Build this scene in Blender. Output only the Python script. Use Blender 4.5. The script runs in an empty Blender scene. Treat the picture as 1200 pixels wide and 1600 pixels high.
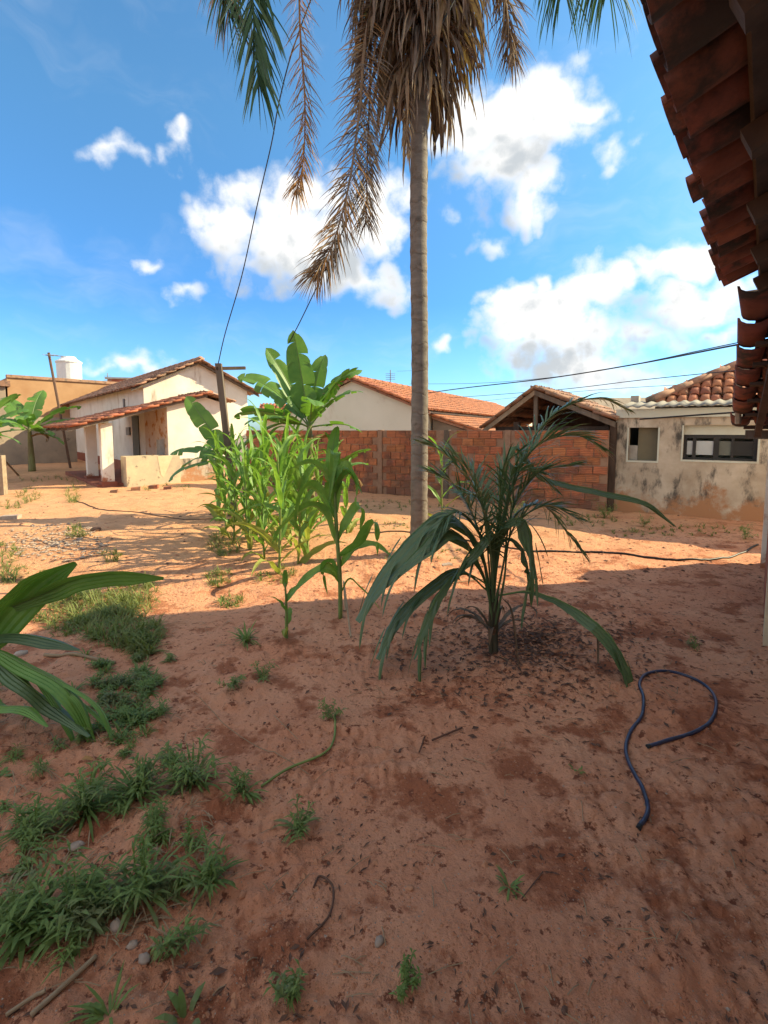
import bpy, math, random
import numpy as np
from mathutils import Vector, Matrix

C = bpy.context.scene
RND = random.Random(7)
NR = np.random.RandomState(11)
U = RND.uniform

# ------------------------------------------------------------------ camera
FPX, H, PITCH, SHIFT = 760.0, 1.65, math.radians(5.2), 59.0
cam_data = bpy.data.cameras.new('camera')
cam = bpy.data.objects.new('camera', cam_data)
C.collection.objects.link(cam)
cam.location = (0, 0, H)
cam.rotation_euler = (math.pi/2 - PITCH, 0, 0)
cam_data.sensor_width = 36
cam_data.lens = FPX/1600*36
cam_data.shift_y = -SHIFT/1600
cam_data.clip_start = 0.05
cam_data.clip_end = 6000
C.camera = cam

# ------------------------------------------------------------------ light
SUN_EL = math.radians(32)
SUN_H = Vector((0.975, 0.222, 0)).normalized()
SUN_DIR = Vector((SUN_H.x*math.cos(SUN_EL), SUN_H.y*math.cos(SUN_EL), math.sin(SUN_EL)))
sl = bpy.data.lights.new('sun', 'SUN')
sl.energy = 3.8
sl.angle = math.radians(0.5)
sl.color = (1.0, 0.86, 0.54)
so = bpy.data.objects.new('sun', sl)
C.collection.objects.link(so)
so.rotation_euler = SUN_DIR.to_track_quat('Z', 'Y').to_euler()
C.view_settings.view_transform = 'Standard'
C.view_settings.look = 'None'
C.view_settings.gamma = 1
C.view_settings.use_curve_mapping = False
C.view_settings.exposure = 1.42

# pixel of the photograph -> direction / point in the yard
def ray(px, py):
    a = (px-600)/FPX; b = (800-SHIFT-py)/FPX
    cp, sp = math.cos(PITCH), math.sin(PITCH)
    return Vector((a, cp+b*sp, -sp+b*cp))
def P(px, py, Y):
    d = ray(px, py); s = Y/d.y
    return Vector((d.x*s, Y, H+d.z*s))
def G(px, py, z=0.0):
    d = ray(px, py); s = (z-H)/d.z
    return Vector((d.x*s, d.y*s, z))

# ------------------------------------------------------------------ world: sky + clouds
w = bpy.data.worlds.new('World'); C.world = w; w.use_nodes = True
nt = w.node_tree; nt.nodes.clear()
def N(t, typ, **kw):
    n = t.nodes.new(typ)
    for k, v in kw.items():
        if k == 'inp':
            for a, b in v.items(): n.inputs[a].default_value = b
        else: setattr(n, k, v)
    return n
def mathn(t, op, a, b=None, c=None):
    n = t.nodes.new('ShaderNodeMath'); n.operation = op
    for i, x in enumerate((a, b, c)):
        if x is None: continue
        if isinstance(x, (int, float)): n.inputs[i].default_value = x
        else: t.links.new(x, n.inputs[i])
    return n.outputs[0]
BL = [  # px, py, half width px, half height px, strength   (cumulus banks seen in the photograph)
 (470,370,150,82,1.0),(370,352,85,55,.95),(580,355,75,85,1.0),(495,310,60,55,.9),(290,445,50,20,.72),
 (840,170,120,90,1.0),(790,260,95,80,.95),(840,300,70,60,.9),(905,160,60,50,.9),(735,215,70,80,.9),(760,375,40,22,.7),
 (860,520,125,75,1.0),(790,485,45,45,.9),(930,470,60,55,.9),(850,455,25,42,.9),(900,575,150,40,.85),(1000,515,75,30,.7),
 (1060,420,110,42,1.0),(1080,475,110,35,1.0),(1105,395,60,32,.9),
 (200,568,70,22,.85),(160,572,40,16,.75),(300,235,34,26,.68),(255,262,34,18,.6),(170,245,60,24,.5),(235,400,28,15,.68),
 (1120,520,50,22,.6),(700,350,40,22,.45),(560,430,80,40,.9),(950,240,50,22,.5),(690,545,20,12,.6),(1040,610,130,22,.55)]
grp = nt
tc = nt.nodes.new('ShaderNodeTexCoord'); DIR = tc.outputs['Generated']
wn = N(nt, 'ShaderNodeTexNoise', inp={'Scale': 6.0, 'Detail': 3.0, 'Roughness': .6}); nt.links.new(DIR, wn.inputs['Vector'])
ws = N(nt, 'ShaderNodeVectorMath', operation='MULTIPLY_ADD'); ws.inputs[1].default_value = (.16,)*3; ws.inputs[2].default_value = (-.08,)*3
nt.links.new(wn.outputs['Color'], ws.inputs[0])
wa = N(nt, 'ShaderNodeVectorMath', operation='ADD'); nt.links.new(DIR, wa.inputs[0]); nt.links.new(ws.outputs[0], wa.inputs[1])
def blobs(vec):
    cur = None
    for (px, py, hw, hh, st) in BL:
        hw, hh = hw*.96, hh*.94; c = ray(px, py).normalized(); e = ray(px+hw, py).normalized(); f = ray(px, py-hh).normalized()
        rx = max((e-c).length, .004); rz = max((f-c).length, .004); k = (1/rx, .7/rx, 1/rz)
        mul = N(nt, 'ShaderNodeVectorMath', operation='MULTIPLY_ADD'); mul.inputs[1].default_value = k; mul.inputs[2].default_value = [-a*b for a, b in zip(c, k)]
        nt.links.new(vec, mul.inputs[0])
        ln = N(nt, 'ShaderNodeVectorMath', operation='LENGTH'); nt.links.new(mul.outputs[0], ln.inputs[0])
        v = mathn(nt, 'MULTIPLY_ADD', ln.outputs['Value'], -.62*st, st)
        cur = v if cur is None else mathn(nt, 'MAXIMUM', cur, v)
    return cur
d0 = blobs(wa.outputs[0])
# rest of the sky, out of view: cloud cover increased to brighten and whiten the shade
rn = N(nt, 'ShaderNodeTexNoise', inp={'Scale': 2.2, 'Detail': 3.0, 'Roughness': .55}); nt.links.new(DIR, rn.inputs['Vector'])
sep = N(nt, 'ShaderNodeSeparateXYZ'); nt.links.new(DIR, sep.inputs[0])
rr = mathn(nt, 'MULTIPLY_ADD', rn.outputs['Fac'], 3.4, -1.15)
back = N(nt, 'ShaderNodeMapRange', inp={'From Min': .25, 'From Max': .45, 'To Min': 0.0, 'To Max': -3.0})
nt.links.new(sep.outputs['Y'], back.inputs['Value'])
d0 = mathn(nt, 'MAXIMUM', d0, mathn(nt, 'ADD', rr, back.outputs[0]))
fn = N(nt, 'ShaderNodeTexNoise', inp={'Scale': 10.0, 'Detail': 8.0, 'Roughness': .64}); nt.links.new(DIR, fn.inputs['Vector'])
vo = N(nt, 'ShaderNodeTexVoronoi', feature='F1', inp={'Scale': 26.0}); nt.links.new(wa.outputs[0], vo.inputs['Vector'])
nz = mathn(nt, 'MULTIPLY_ADD', fn.outputs['Fac'], 1.25, -.60)
nz = mathn(nt, 'MULTIPLY_ADD', vo.outputs['Distance'], -.38, mathn(nt, 'ADD', nz, .17))
D = mathn(nt, 'ADD', d0, nz)
sky = N(nt, 'ShaderNodeTexSky', sky_type='NISHITA', sun_disc=False)
sky.sun_elevation = SUN_EL
sky.sun_rotation = math.atan2(SUN_H.x, SUN_H.y)
sky.altitude = 500; sky.air_density = 1.0; sky.dust_density = 1.2; sky.ozone_density = 1.6
ofs = N(nt, 'ShaderNodeVectorMath', operation='ADD'); ofs.inputs[1].default_value = (.03, 0, .07)
nt.links.new(wa.outputs[0], ofs.inputs[0])
d2 = mathn(nt, 'ADD', blobs(ofs.outputs[0]), mathn(nt, 'MULTIPLY', nz, 1.5))
mask = N(nt, 'ShaderNodeMapRange', interpolation_type='SMOOTHSTEP', inp={'From Min': .20, 'From Max': .78})
nt.links.new(D, mask.inputs['Value'])
shade = N(nt, 'ShaderNodeMapRange', interpolation_type='SMOOTHSTEP', inp={'From Min': .30, 'From Max': 1.1})
nt.links.new(d2, shade.inputs['Value'])
ccol = N(nt, 'ShaderNodeMixRGB'); ccol.inputs[1].default_value = (3.1, 3.05, 2.95, 1); ccol.inputs[2].default_value = (1.6, 1.72, 1.82, 1)
nt.links.new(shade.outputs[0], ccol.inputs[0])
st_ = N(nt, 'ShaderNodeVectorMath', operation='MULTIPLY'); st_.inputs[1].default_value = (2.2, 2.2, 6.5); nt.links.new(wa.outputs[0], st_.inputs[0])
ci = N(nt, 'ShaderNodeTexNoise', inp={'Scale': 1.3, 'Detail': 5.0, 'Roughness': .62}); nt.links.new(st_.outputs[0], ci.inputs['Vector'])
cw = N(nt, 'ShaderNodeMapRange', interpolation_type='SMOOTHSTEP', inp={'From Min': .46, 'From Max': .80, 'To Max': .18}); nt.links.new(ci.outputs['Fac'], cw.inputs['Value'])
mall = mathn(nt, 'MAXIMUM', mask.outputs[0], cw.outputs[0])
mx = nt.nodes.new('ShaderNodeMixRGB')
nt.links.new(mall, mx.inputs[0]); 
tint = N(nt, 'ShaderNodeMixRGB', blend_type='MULTIPLY', inp={0: 1.0}); tint.inputs[2].default_value = (.37, .60, .66, 1)
nt.links.new(sky.outputs[0], tint.inputs[1]); zr_ = N(nt, 'ShaderNodeValToRGB'); zr_.color_ramp.elements[0].position = 0; zr_.color_ramp.elements[0].color = (.95, .88, 1, 1)
zr_.color_ramp.elements[1].position = 1; zr_.color_ramp.elements[1].color = (1, 1, 1, 1)
for q_, c_ in ((.10, (.72, .78, .97, 1)), (.24, (.55, .70, .93, 1)), (.5, (.85, .93, .97, 1))):
    e_ = zr_.color_ramp.elements.new(q_); e_.color = c_
nt.links.new(sep.outputs['Z'], zr_.inputs[0])
tin2 = N(nt, 'ShaderNodeMixRGB', blend_type='MULTIPLY', inp={0: 1.0}); nt.links.new(tint.outputs[0], tin2.inputs[1]); nt.links.new(zr_.outputs[0], tin2.inputs[2])
nt.links.new(tin2.outputs[0], mx.inputs[1]); nt.links.new(ccol.outputs[0], mx.inputs[2])
bg = nt.nodes.new('ShaderNodeBackground'); bg.inputs['Strength'].default_value = .15
nt.links.new(mx.outputs[0], bg.inputs['Color'])
wo = nt.nodes.new('ShaderNodeOutputWorld'); nt.links.new(bg.outputs[0], wo.inputs['Surface'])
w.cycles.sampling_method = 'MANUAL'; w.cycles.sample_map_resolution = 256

# ------------------------------------------------------------------ materials
def material(name, c1, c2, scale=5.0, rough=.85, bump=.3, bscale=None, c3=None, c3scale=2.0, c3lo=.55, c3hi=.68,
             translucent=0.0, rand=0.0, bdist=.01, stretch=None, spec=.3, c4=None, c4scale=9.0, c4lo=.6, c4hi=.7, low=None, detail=6.0, bands=None, sunlit_tone=None, drip=None):
    m = bpy.data.materials.new(name); m.use_nodes = True
    t = m.node_tree; t.nodes.clear()
    geo = t.nodes.new('ShaderNodeNewGeometry')
    vec = geo.outputs['Position']
    if stretch:
        s = N(t, 'ShaderNodeVectorMath', operation='MULTIPLY'); s.inputs[1].default_value = stretch
        t.links.new(vec, s.inputs[0]); vec = s.outputs[0]
    n1 = N(t, 'ShaderNodeTexNoise', inp={'Scale': scale, 'Detail': detail, 'Roughness': .62})
    t.links.new(vec, n1.inputs['Vector'])
    r1 = N(t, 'ShaderNodeMapRange', inp={'From Min': .32, 'From Max': .68})
    t.links.new(n1.outputs['Fac'], r1.inputs['Value'])
    mixc = t.nodes.new('ShaderNodeMixRGB'); mixc.inputs[1].default_value = (*c1, 1); mixc.inputs[2].default_value = (*c2, 1)
    t.links.new(r1.outputs[0], mixc.inputs[0]); col = mixc.outputs[0]
    def layer(col, c, sc, lo, hi, seed, drip=None):
        o = N(t, 'ShaderNodeVectorMath', operation='ADD'); o.inputs[1].default_value = (seed, seed*.7, seed*.3)
        t.links.new(geo.outputs['Position'], o.inputs[0])
        src = o.outputs[0]
        if drip:
            dm = N(t, 'ShaderNodeVectorMath', operation='MULTIPLY'); dm.inputs[1].default_value = (1, 1, drip); t.links.new(src, dm.inputs[0]); src = dm.outputs[0]
        n = N(t, 'ShaderNodeTexNoise', inp={'Scale': sc, 'Detail': 7.0, 'Roughness': .68})
        t.links.new(src, n.inputs['Vector']); val = n.outputs['Fac']
        if low is not None and seed == 13:   # splashed red soil, ragged, up to a given height
            sp_ = N(t, 'ShaderNodeSeparateXYZ'); t.links.new(geo.outputs['Position'], sp_.inputs[0])
            val = mathn(t, 'MULTIPLY_ADD', sp_.outputs['Z'], -.35/low, mathn(t, 'ADD', val, .2))
        r = N(t, 'ShaderNodeMapRange', interpolation_type='SMOOTHSTEP', inp={'From Min': lo, 'From Max': hi})
        t.links.new(val, r.inputs['Value'])
        x = t.nodes.new('ShaderNodeMixRGB'); x.inputs[2].default_value = (*c, 1)
        t.links.new(r.outputs[0], x.inputs[0]); t.links.new(col, x.inputs[1]); return x.outputs[0]
    if c3: col = layer(col, c3, c3scale, c3lo, c3hi, 5, drip)
    if c4: col = layer(col, c4, c4scale, c4lo, c4hi, 13)
    bh = None
    if bands:
        bs, bc, blo, bhi, bdis = bands
        wv = N(t, 'ShaderNodeTexWave', wave_type='BANDS', bands_direction='Z', inp={'Scale': bs, 'Distortion': bdis, 'Detail': 3.0, 'Detail Scale': 1.6, 'Detail Roughness': .7})
        t.links.new(geo.outputs['Position'], wv.inputs['Vector'])
        rb_ = N(t, 'ShaderNodeMapRange', inp={'From Min': blo, 'From Max': bhi}); t.links.new(wv.outputs['Fac'], rb_.inputs['Value'])
        xb = t.nodes.new('ShaderNodeMixRGB'); xb.inputs[2].default_value = (*bc, 1)
        t.links.new(rb_.outputs[0], xb.inputs[0]); t.links.new(col, xb.inputs[1]); col = xb.outputs[0]; bh = rb_.outputs[0]
    if sunlit_tone:                              # yellower sunlit tone painted into the soil further out, redder soil by the house
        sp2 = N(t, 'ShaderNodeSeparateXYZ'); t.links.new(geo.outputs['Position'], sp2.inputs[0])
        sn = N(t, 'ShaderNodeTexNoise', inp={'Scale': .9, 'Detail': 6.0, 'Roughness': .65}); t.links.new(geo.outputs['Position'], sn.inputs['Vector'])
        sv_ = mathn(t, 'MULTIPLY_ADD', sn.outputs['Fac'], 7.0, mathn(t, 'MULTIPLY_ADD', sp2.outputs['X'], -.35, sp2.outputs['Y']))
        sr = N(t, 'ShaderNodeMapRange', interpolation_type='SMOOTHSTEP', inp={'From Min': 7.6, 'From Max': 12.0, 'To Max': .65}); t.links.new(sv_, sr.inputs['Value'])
        xs = t.nodes.new('ShaderNodeMixRGB'); xs.inputs[2].default_value = (*sunlit_tone, 1)
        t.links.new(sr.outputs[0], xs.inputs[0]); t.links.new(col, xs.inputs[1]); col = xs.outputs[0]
    if rand:
        oi = t.nodes.new('ShaderNodeObjectInfo')
        hv = N(t, 'ShaderNodeHueSaturation')
        v = mathn(t, 'MULTIPLY_ADD', oi.outputs['Random'], 2*rand, 1-rand)
        t.links.new(v, hv.inputs['Value']); t.links.new(col, hv.inputs['Color'])
        oh = mathn(t, 'FRACT', mathn(t, 'MULTIPLY', oi.outputs['Random'], 7.31))
        t.links.new(mathn(t, 'MULTIPLY_ADD', oh, .014, .493), hv.inputs['Hue'])
        col = hv.outputs[0]
    b = N(t, 'ShaderNodeBsdfPrincipled', inp={'Roughness': rough, 'Specular IOR Level': spec})
    t.links.new(col, b.inputs['Base Color'])
    nrm = None
    if bump:
        n3 = N(t, 'ShaderNodeTexNoise', inp={'Scale': bscale or scale*4, 'Detail': 8.0, 'Roughness': .65})
        t.links.new(vec, n3.inputs['Vector'])
        bp = N(t, 'ShaderNodeBump', inp={'Strength': bump, 'Distance': bdist})
        hgt_ = n3.outputs['Fac'] if bh is None else mathn(t, 'MULTIPLY_ADD', bh, -.8, n3.outputs['Fac'])
        t.links.new(hgt_, bp.inputs['Height']); t.links.new(bp.outputs[0], b.inputs['Normal'])
    out = t.nodes.new('ShaderNodeOutputMaterial')
    if translucent:
        tr = t.nodes.new('ShaderNodeBsdfTranslucent')
        hs = N(t, 'ShaderNodeMixRGB', blend_type='MULTIPLY', inp={0: 1.0}); hs.inputs[2].default_value = (1.5, 1.5, .7, 1)
        t.links.new(col, hs.inputs[1]); t.links.new(hs.outputs[0], tr.inputs['Color'])
        ms = t.nodes.new('ShaderNodeMixShader'); ms.inputs[0].default_value = translucent
        t.links.new(b.outputs[0], ms.inputs[1]); t.links.new(tr.outputs[0], ms.inputs[2])
        t.links.new(ms.outputs[0], out.inputs['Surface'])
    else:
        t.links.new(b.outputs[0], out.inputs['Surface'])
    return m
M = {}
M['soil'] = material('red_soil', (.58,.235,.125), (.70,.345,.20), 1.3, .95, 1.0, 34, (.37,.13,.064), 3.2, .50, .61, bdist=.03, c4=(.22,.075,.04), c4scale=20, c4lo=.565, c4hi=.63, spec=.15, detail=9, sunlit_tone=(.60,.335,.17))
M['white_wall'] = material('white_plaster', (.80,.76,.68), (.66,.61,.52), 1.2, .9, .25, 20, (.38,.28,.19), 2.2, .55, .74, drip=.22, c4=(.36,.15,.08), c4scale=3, c4lo=.54, c4hi=.70, low=.9, detail=9)
M['far_wall'] = material('pale_wall', (.55,.58,.51), (.49,.52,.45), .8, .9, .1, 30, (.40,.38,.31), 1.1, .56, .74)
M['pink_wall'] = material('stained_plaster', (.55,.42,.33), (.66,.55,.45), 2.0, .9, .2, 30, (.45,.19,.05), 2.2, .52, .62, c4=(.10,.08,.06), c4scale=5, c4lo=.66, c4hi=.74)
M['mold_wall'] = material('mouldy_plaster', (.56,.50,.41), (.33,.27,.20), 1.6, .92, .4, 24, (.075,.068,.06), 3.4, .49, .66, drip=.42, c4=(.36,.19,.10), c4scale=2.4, c4lo=.52, c4hi=.70, low=.95, detail=9)
M['tank_wall'] = material('dirty_cement', (.62,.50,.32), (.42,.34,.25), 2.4, .9, .3, 24, (.16,.13,.10), 3.3, .58, .7)
M['grey_wall'] = material('grey_cement', (.25,.20,.15), (.36,.28,.2), 1.4, .92, .3, 24, (.09,.07,.05), 1.6, .55, .7)
M['ochre_wall'] = material('ochre_render', (.46,.28,.15), (.36,.20,.10), .9, .9, .2, 14, (.62,.44,.28), 3.4, .64, .74)
M['plinth'] = material('red_plinth', (.22,.07,.045), (.30,.11,.07), 3, .9, .2)
M['brick'] = material('hollow_brick', (.52,.19,.085), (.40,.145,.07), 6, .9, .6, 60, (.15,.08,.055), 1.9, .46, .66, bands=(8.5, (.24,.085,.045), .75, .95, .6), rand=.16, c4=(.22,.12,.08), c4scale=2.2, c4lo=.5, c4hi=.64, low=1.3)
M['mortar'] = material('mortar', (.26,.15,.10), (.34,.22,.15), 8, .95, .4)
M['cement'] = material('cement', (.42,.40,.36), (.30,.28,.25), 5, .9, .3)
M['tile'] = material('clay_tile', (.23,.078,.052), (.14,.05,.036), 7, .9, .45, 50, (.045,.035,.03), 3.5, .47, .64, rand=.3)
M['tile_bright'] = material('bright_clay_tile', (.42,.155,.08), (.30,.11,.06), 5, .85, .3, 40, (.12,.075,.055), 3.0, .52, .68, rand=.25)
M['tile_old'] = material('weathered_clay_tile', (.36,.21,.14), (.26,.14,.09), 4, .9, .3, 40, (.11,.09,.07), 3.5, .5, .66, rand=.25)
M['wood_dark'] = material('dark_wood', (.045,.028,.02), (.085,.055,.038), 8, .8, .4, 30, stretch=(1,1,.3))
M['wood_pale'] = material('pale_wood', (.34,.27,.19), (.24,.18,.12), 8, .85, .3, 30)
M['wood_grey'] = material('grey_wood', (.11,.085,.065), (.18,.145,.115), 9, .9, .5, 40, stretch=(1,1,.15))
M['lime'] = material('lime_plaster', (.38,.34,.28), (.24,.21,.17), 6, .95, .4)
M['trunk'] = material('palm_bark', (.23,.20,.165), (.14,.12,.10), 5, .9, .6, 40, (.11,.09,.07), 6, .54, .68, stretch=(1,1,3), bands=(1.1, (.15,.125,.10), .93, 1.0, 6.0))
M['dead1'] = material('dead_frond_tan', (.32,.235,.145), (.22,.155,.10), 9, .8, .2, translucent=.12)
M['dead2'] = material('dead_frond_brown', (.11,.07,.045), (.18,.115,.07), 9, .85, .2, translucent=.08)
M['dead3'] = material('dead_frond_grey', (.25,.20,.155), (.14,.11,.085), 9, .85, .2)
M['dead4'] = material('dead_frond_orange', (.46,.25,.09), (.34,.18,.07), 9, .8, .2, translucent=.2)
M['frond'] = material('palm_green', (.03,.075,.03), (.05,.11,.045), 4, .75, .1, translucent=.18, spec=.4)
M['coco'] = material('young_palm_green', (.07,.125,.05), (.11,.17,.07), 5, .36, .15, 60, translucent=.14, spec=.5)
M['coco_sunlit'] = material('young_palm_sunlit', (.17,.32,.06), (.11,.23,.04), 5, .42, .15, 60, translucent=.2, spec=.5)  # green lightened to paint sunlight onto the left palm's blades
M['corn'] = material('corn_leaf', (.19,.34,.06), (.10,.22,.04), 6, .5, .12, 60, translucent=.34, spec=.4)
M['corn_yellow'] = material('corn_leaf_yellowed', (.30,.32,.08), (.20,.26,.06), 8, .6, .12, 60, translucent=.34)
M['corn_stem'] = material('corn_stalk', (.20,.26,.07), (.14,.20,.05), 8, .6, .1)
M['banana'] = material('banana_leaf', (.14,.27,.05), (.08,.19,.035), 3, .45, .12, 50, translucent=.36, spec=.45)
M['banana_old'] = material('dry_banana_leaf', (.28,.18,.08), (.18,.11,.05), 5, .85, .3)
M['banana_stem'] = material('banana_stem', (.22,.24,.09), (.14,.10,.05), 4, .7, .3, stretch=(1,1,.3))
M['coco_stem'] = material('young_palm_stem', (.045,.035,.022), (.075,.065,.035), 6, .8, .4, 40, stretch=(1,1,.3))
M['ring'] = material('ring_scar_bark', (.13,.11,.09), (.20,.17,.14), 9, .9, .4)
M['straw_paint'] = material('yellowed_paint', (.68,.56,.36), (.58,.46,.28), 5, .9, .2)
M['rib'] = material('leaf_midrib', (.15,.23,.07), (.12,.19,.05), 4, .5, .05)
M['weed'] = material('weed_green', (.11,.17,.04), (.19,.27,.07), 8, .6, .1, translucent=.25, c3=(.19,.21,.09), c3scale=5, c3lo=.5, c3hi=.65)
M['grass'] = material('grass_yellow_green', (.13,.18,.05), (.22,.23,.08), 8, .7, .1, translucent=.3)
M['straw'] = material('dry_stalk', (.36,.25,.15), (.27,.18,.10), 12, .85, .2)
M['litter'] = material('dry_leaf_bits', (.085,.045,.03), (.16,.08,.05), 20, .9, .2)
M['clod'] = material('soil_clods', (.34,.135,.07), (.50,.24,.13), 12, .95, .4)
M['stone'] = material('pale_stone', (.45,.34,.26), (.30,.22,.17), 20, .85, .4, 80)
M['chips'] = material('rubble_chips', (.44,.33,.25), (.26,.18,.13), 20, .85, .4, 80)
M['hose'] = material('blue_hose', (.009,.011,.028), (.015,.024,.075), 20, .35, .05, spec=.6)
M['cable'] = material('black_cable', (.015,.015,.015), (.03,.03,.03), 10, .5, 0)
M['rope'] = material('dusty_rope', (.10,.06,.04), (.06,.04,.03), 10, .9, 0)
M['tank'] = material('water_tank_plastic', (.62,.66,.68), (.55,.58,.60), 3, .5, 0)
M['metal'] = material('galvanised_metal', (.28,.28,.28), (.2,.2,.2), 9, .5, .1)
M['rust'] = material('rusty_pole', (.16,.09,.06), (.10,.06,.045), 9, .8, .3)
M['sheet'] = material('cement_sheet', (.27,.25,.22), (.18,.165,.14), 4, .85, .2)
M['dark_frame'] = material('dark_window_frame', (.02,.02,.022), (.03,.03,.03), 5, .5, 0)
M['glass'] = material('window_glass', (.40,.47,.50), (.32,.38,.42), 2, .12, 0, spec=.8)  # pale bluish colour paints a bright reflection into the panes
M['door'] = material('grey_door', (.10,.11,.10), (.14,.15,.13), 5, .6, .1)
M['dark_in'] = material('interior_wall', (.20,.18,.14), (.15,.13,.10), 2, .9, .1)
M['olive'] = material('olive_shutter', (.17,.15,.10), (.14,.125,.085), 3, .8, .1)

# ------------------------------------------------------------------ mesh tools
class MB:
    def __init__(self): self.v = []; self.f = []; self.m = []; self.mi = 0; self.n = 0
    def add(self, verts, faces):
        self.v.append(np.asarray(verts, dtype=float).reshape(-1, 3))
        o = self.n
        for f in faces: self.f.append(tuple(i+o for i in f)); self.m.append(self.mi)
        self.n += len(self.v[-1])
    def mesh(self, name, mats, smooth=False):
        me = bpy.data.meshes.new(name)
        v = np.vstack(self.v) if self.v else np.zeros((0, 3))
        me.from_pydata(v.tolist(), [], self.f)
        if not isinstance(mats, (list, tuple)): mats = [mats]
        for x in mats: me.materials.append(x)
        if len(mats) > 1: me.polygons.foreach_set('material_index', self.m)
        if smooth: me.polygons.foreach_set('use_smooth', [True]*len(self.f))
        me.update(); return me
    def build(self, name, mats, parent=None, smooth=False, **props):
        return link(name, self.mesh(name, mats, smooth), parent, **props)
def link(name, me, parent=None, matrix=None, **props):
    o = bpy.data.objects.new(name, me); C.collection.objects.link(o)
    if parent is not None: o.parent = parent
    if matrix is not None:
        if parent is not None: o.matrix_local = Matrix.Translation(-parent.location) @ matrix
        else: o.matrix_world = matrix
    elif parent is not None: o.location = -parent.location      # meshes are modelled in yard coordinates
    for k, v in props.items(): o[k] = v
    return o
def thing(name, label, cat, loc, group=None):
    o = bpy.data.objects.new(name, None); C.collection.objects.link(o)
    o.empty_display_size = .2
    o.location = loc; o['label'] = label; o['category'] = cat
    if group: o['group'] = group
    return o
V = Vector
def box(mb, o, ax, ay, az):            # corner o and three edge vectors
    o, ax, ay, az = V(o), V(ax), V(ay), V(az)
    if ax.cross(ay).dot(az) < 0: ax, ay = ay, ax
    p = [o, o+ax, o+ax+ay, o+ay]; q = [x+az for x in p]
    mb.add(p+q, [(3,2,1,0),(4,5,6,7),(0,1,5,4),(1,2,6,5),(2,3,7,6),(3,0,4,7)])
def prism(mb, poly, d):                # planar polygon pushed along d
    n = len(poly); poly = [V(p) for p in poly]; d = V(d)
    a = poly; b = [p+d for p in poly]
    mb.add(a+b, [tuple(range(n-1, -1, -1)), tuple(range(n, 2*n))]+[(i, (i+1) % n, n+(i+1) % n, n+i) for i in range(n)])
def frame(t, up=V((0, 0, 1))):
    s = t.cross(up)
    if s.length < 1e-4: s = t.cross(V((1, 0, 0)))
    s.normalize(); return s, s.cross(t).normalized()
def curve(pts, n):                     # Catmull-Rom through the points
    pts = [V(p) for p in pts]
    if len(pts) == 2: return [pts[0].lerp(pts[1], i/(n-1)) for i in range(n)]
    q = [2*pts[0]-pts[1]]+pts+[2*pts[-1]-pts[-2]]; m = len(pts)-1; out = []
    for i in range(n):
        x = i/(n-1)*m; k = min(int(x), m-1); t = x-k
        a, b, c, d = q[k:k+4]
        out.append(.5*((2*b)+(c-a)*t+(2*a-5*b+4*c-d)*t*t+(3*b-a-3*c+d)*t**3))
    return out
def tube(mb, pts, r, sides=8, cap=True):
    n = len(pts); V_, F_ = [], []
    s0 = None
    for i, p in enumerate(pts):
        t = (pts[min(i+1, n-1)]-pts[max(i-1, 0)]).normalized()
        if s0 is None: s0, u0 = frame(t)
        else:
            s0 = (s0-t*s0.dot(t)).normalized(); u0 = s0.cross(t)
        rr = r[i] if hasattr(r, '__len__') else r
        for k in range(sides):
            a = 2*math.pi*k/sides
            V_.append(p+(s0*math.cos(a)+u0*math.sin(a))*rr)
    for i in range(n-1):
        for k in range(sides):
            a = i*sides+k; b = i*sides+(k+1) % sides
            F_.append((a, b, b+sides, a+sides))
    if cap: F_.append(tuple(range(sides-1, -1, -1))); F_.append(tuple((n-1)*sides+k for k in range(sides)))
    mb.add(V_, F_)
def hashn(ix, iy, s):
    h = (ix*374761393+iy*668265263+s*974711) & 0x7fffffff
    h = ((h ^ (h >> 13))*1274126177) & 0x7fffffff
    return ((h ^ (h >> 16)) & 0xffff)/65535.0
def vnoise(x, y, s=0):
    x = np.asarray(x, float); y = np.asarray(y, float)
    ix = np.floor(x).astype(np.int64); iy = np.floor(y).astype(np.int64)
    fx = x-ix; fy = y-iy; fx = fx*fx*(3-2*fx); fy = fy*fy*(3-2*fy)
    a = hashn(ix, iy, s); b = hashn(ix+1, iy, s); c = hashn(ix, iy+1, s); d = hashn(ix+1, iy+1, s)
    return (a*(1-fx)+b*fx)*(1-fy)+(c*(1-fx)+d*fx)*fy-.5
def ground_h(x, y):
    x = np.asarray(x, float); y = np.asarray(y, float)
    r = np.sqrt(x*x+y*y)
    z = .07*vnoise(x*.35, y*.35, 1)+.05*vnoise(x*1.3, y*1.3, 2)
    z += .032*vnoise(x*4.1, y*4.1, 3)
    near = np.clip((9-r)/6, 0, 1)
    lumps = np.clip(vnoise(x*2.1+3, y*2.1, 7)*2.4+.6, .12, 1)
    z += near*.02*vnoise(x*6.3, y*6.3, 14)*np.clip(vnoise(x*.8, y*.8, 15)*3+.6, 0, 1)
    z += near*lumps*(.034*np.abs(vnoise(x*9, y*9, 4))*1.6+.024*np.abs(vnoise(x*19, y*19, 5))*1.6+.013*vnoise(x*43, y*43, 6))
    z += near*.0035*vnoise(x*60, y*60, 8)
    return z*np.clip((300-r)/200, 0, 1)
def gz(x, y): return float(ground_h(x, y))
def GG(px, py): p = G(px, py); p.z = gz(p.x, p.y); return p

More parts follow.
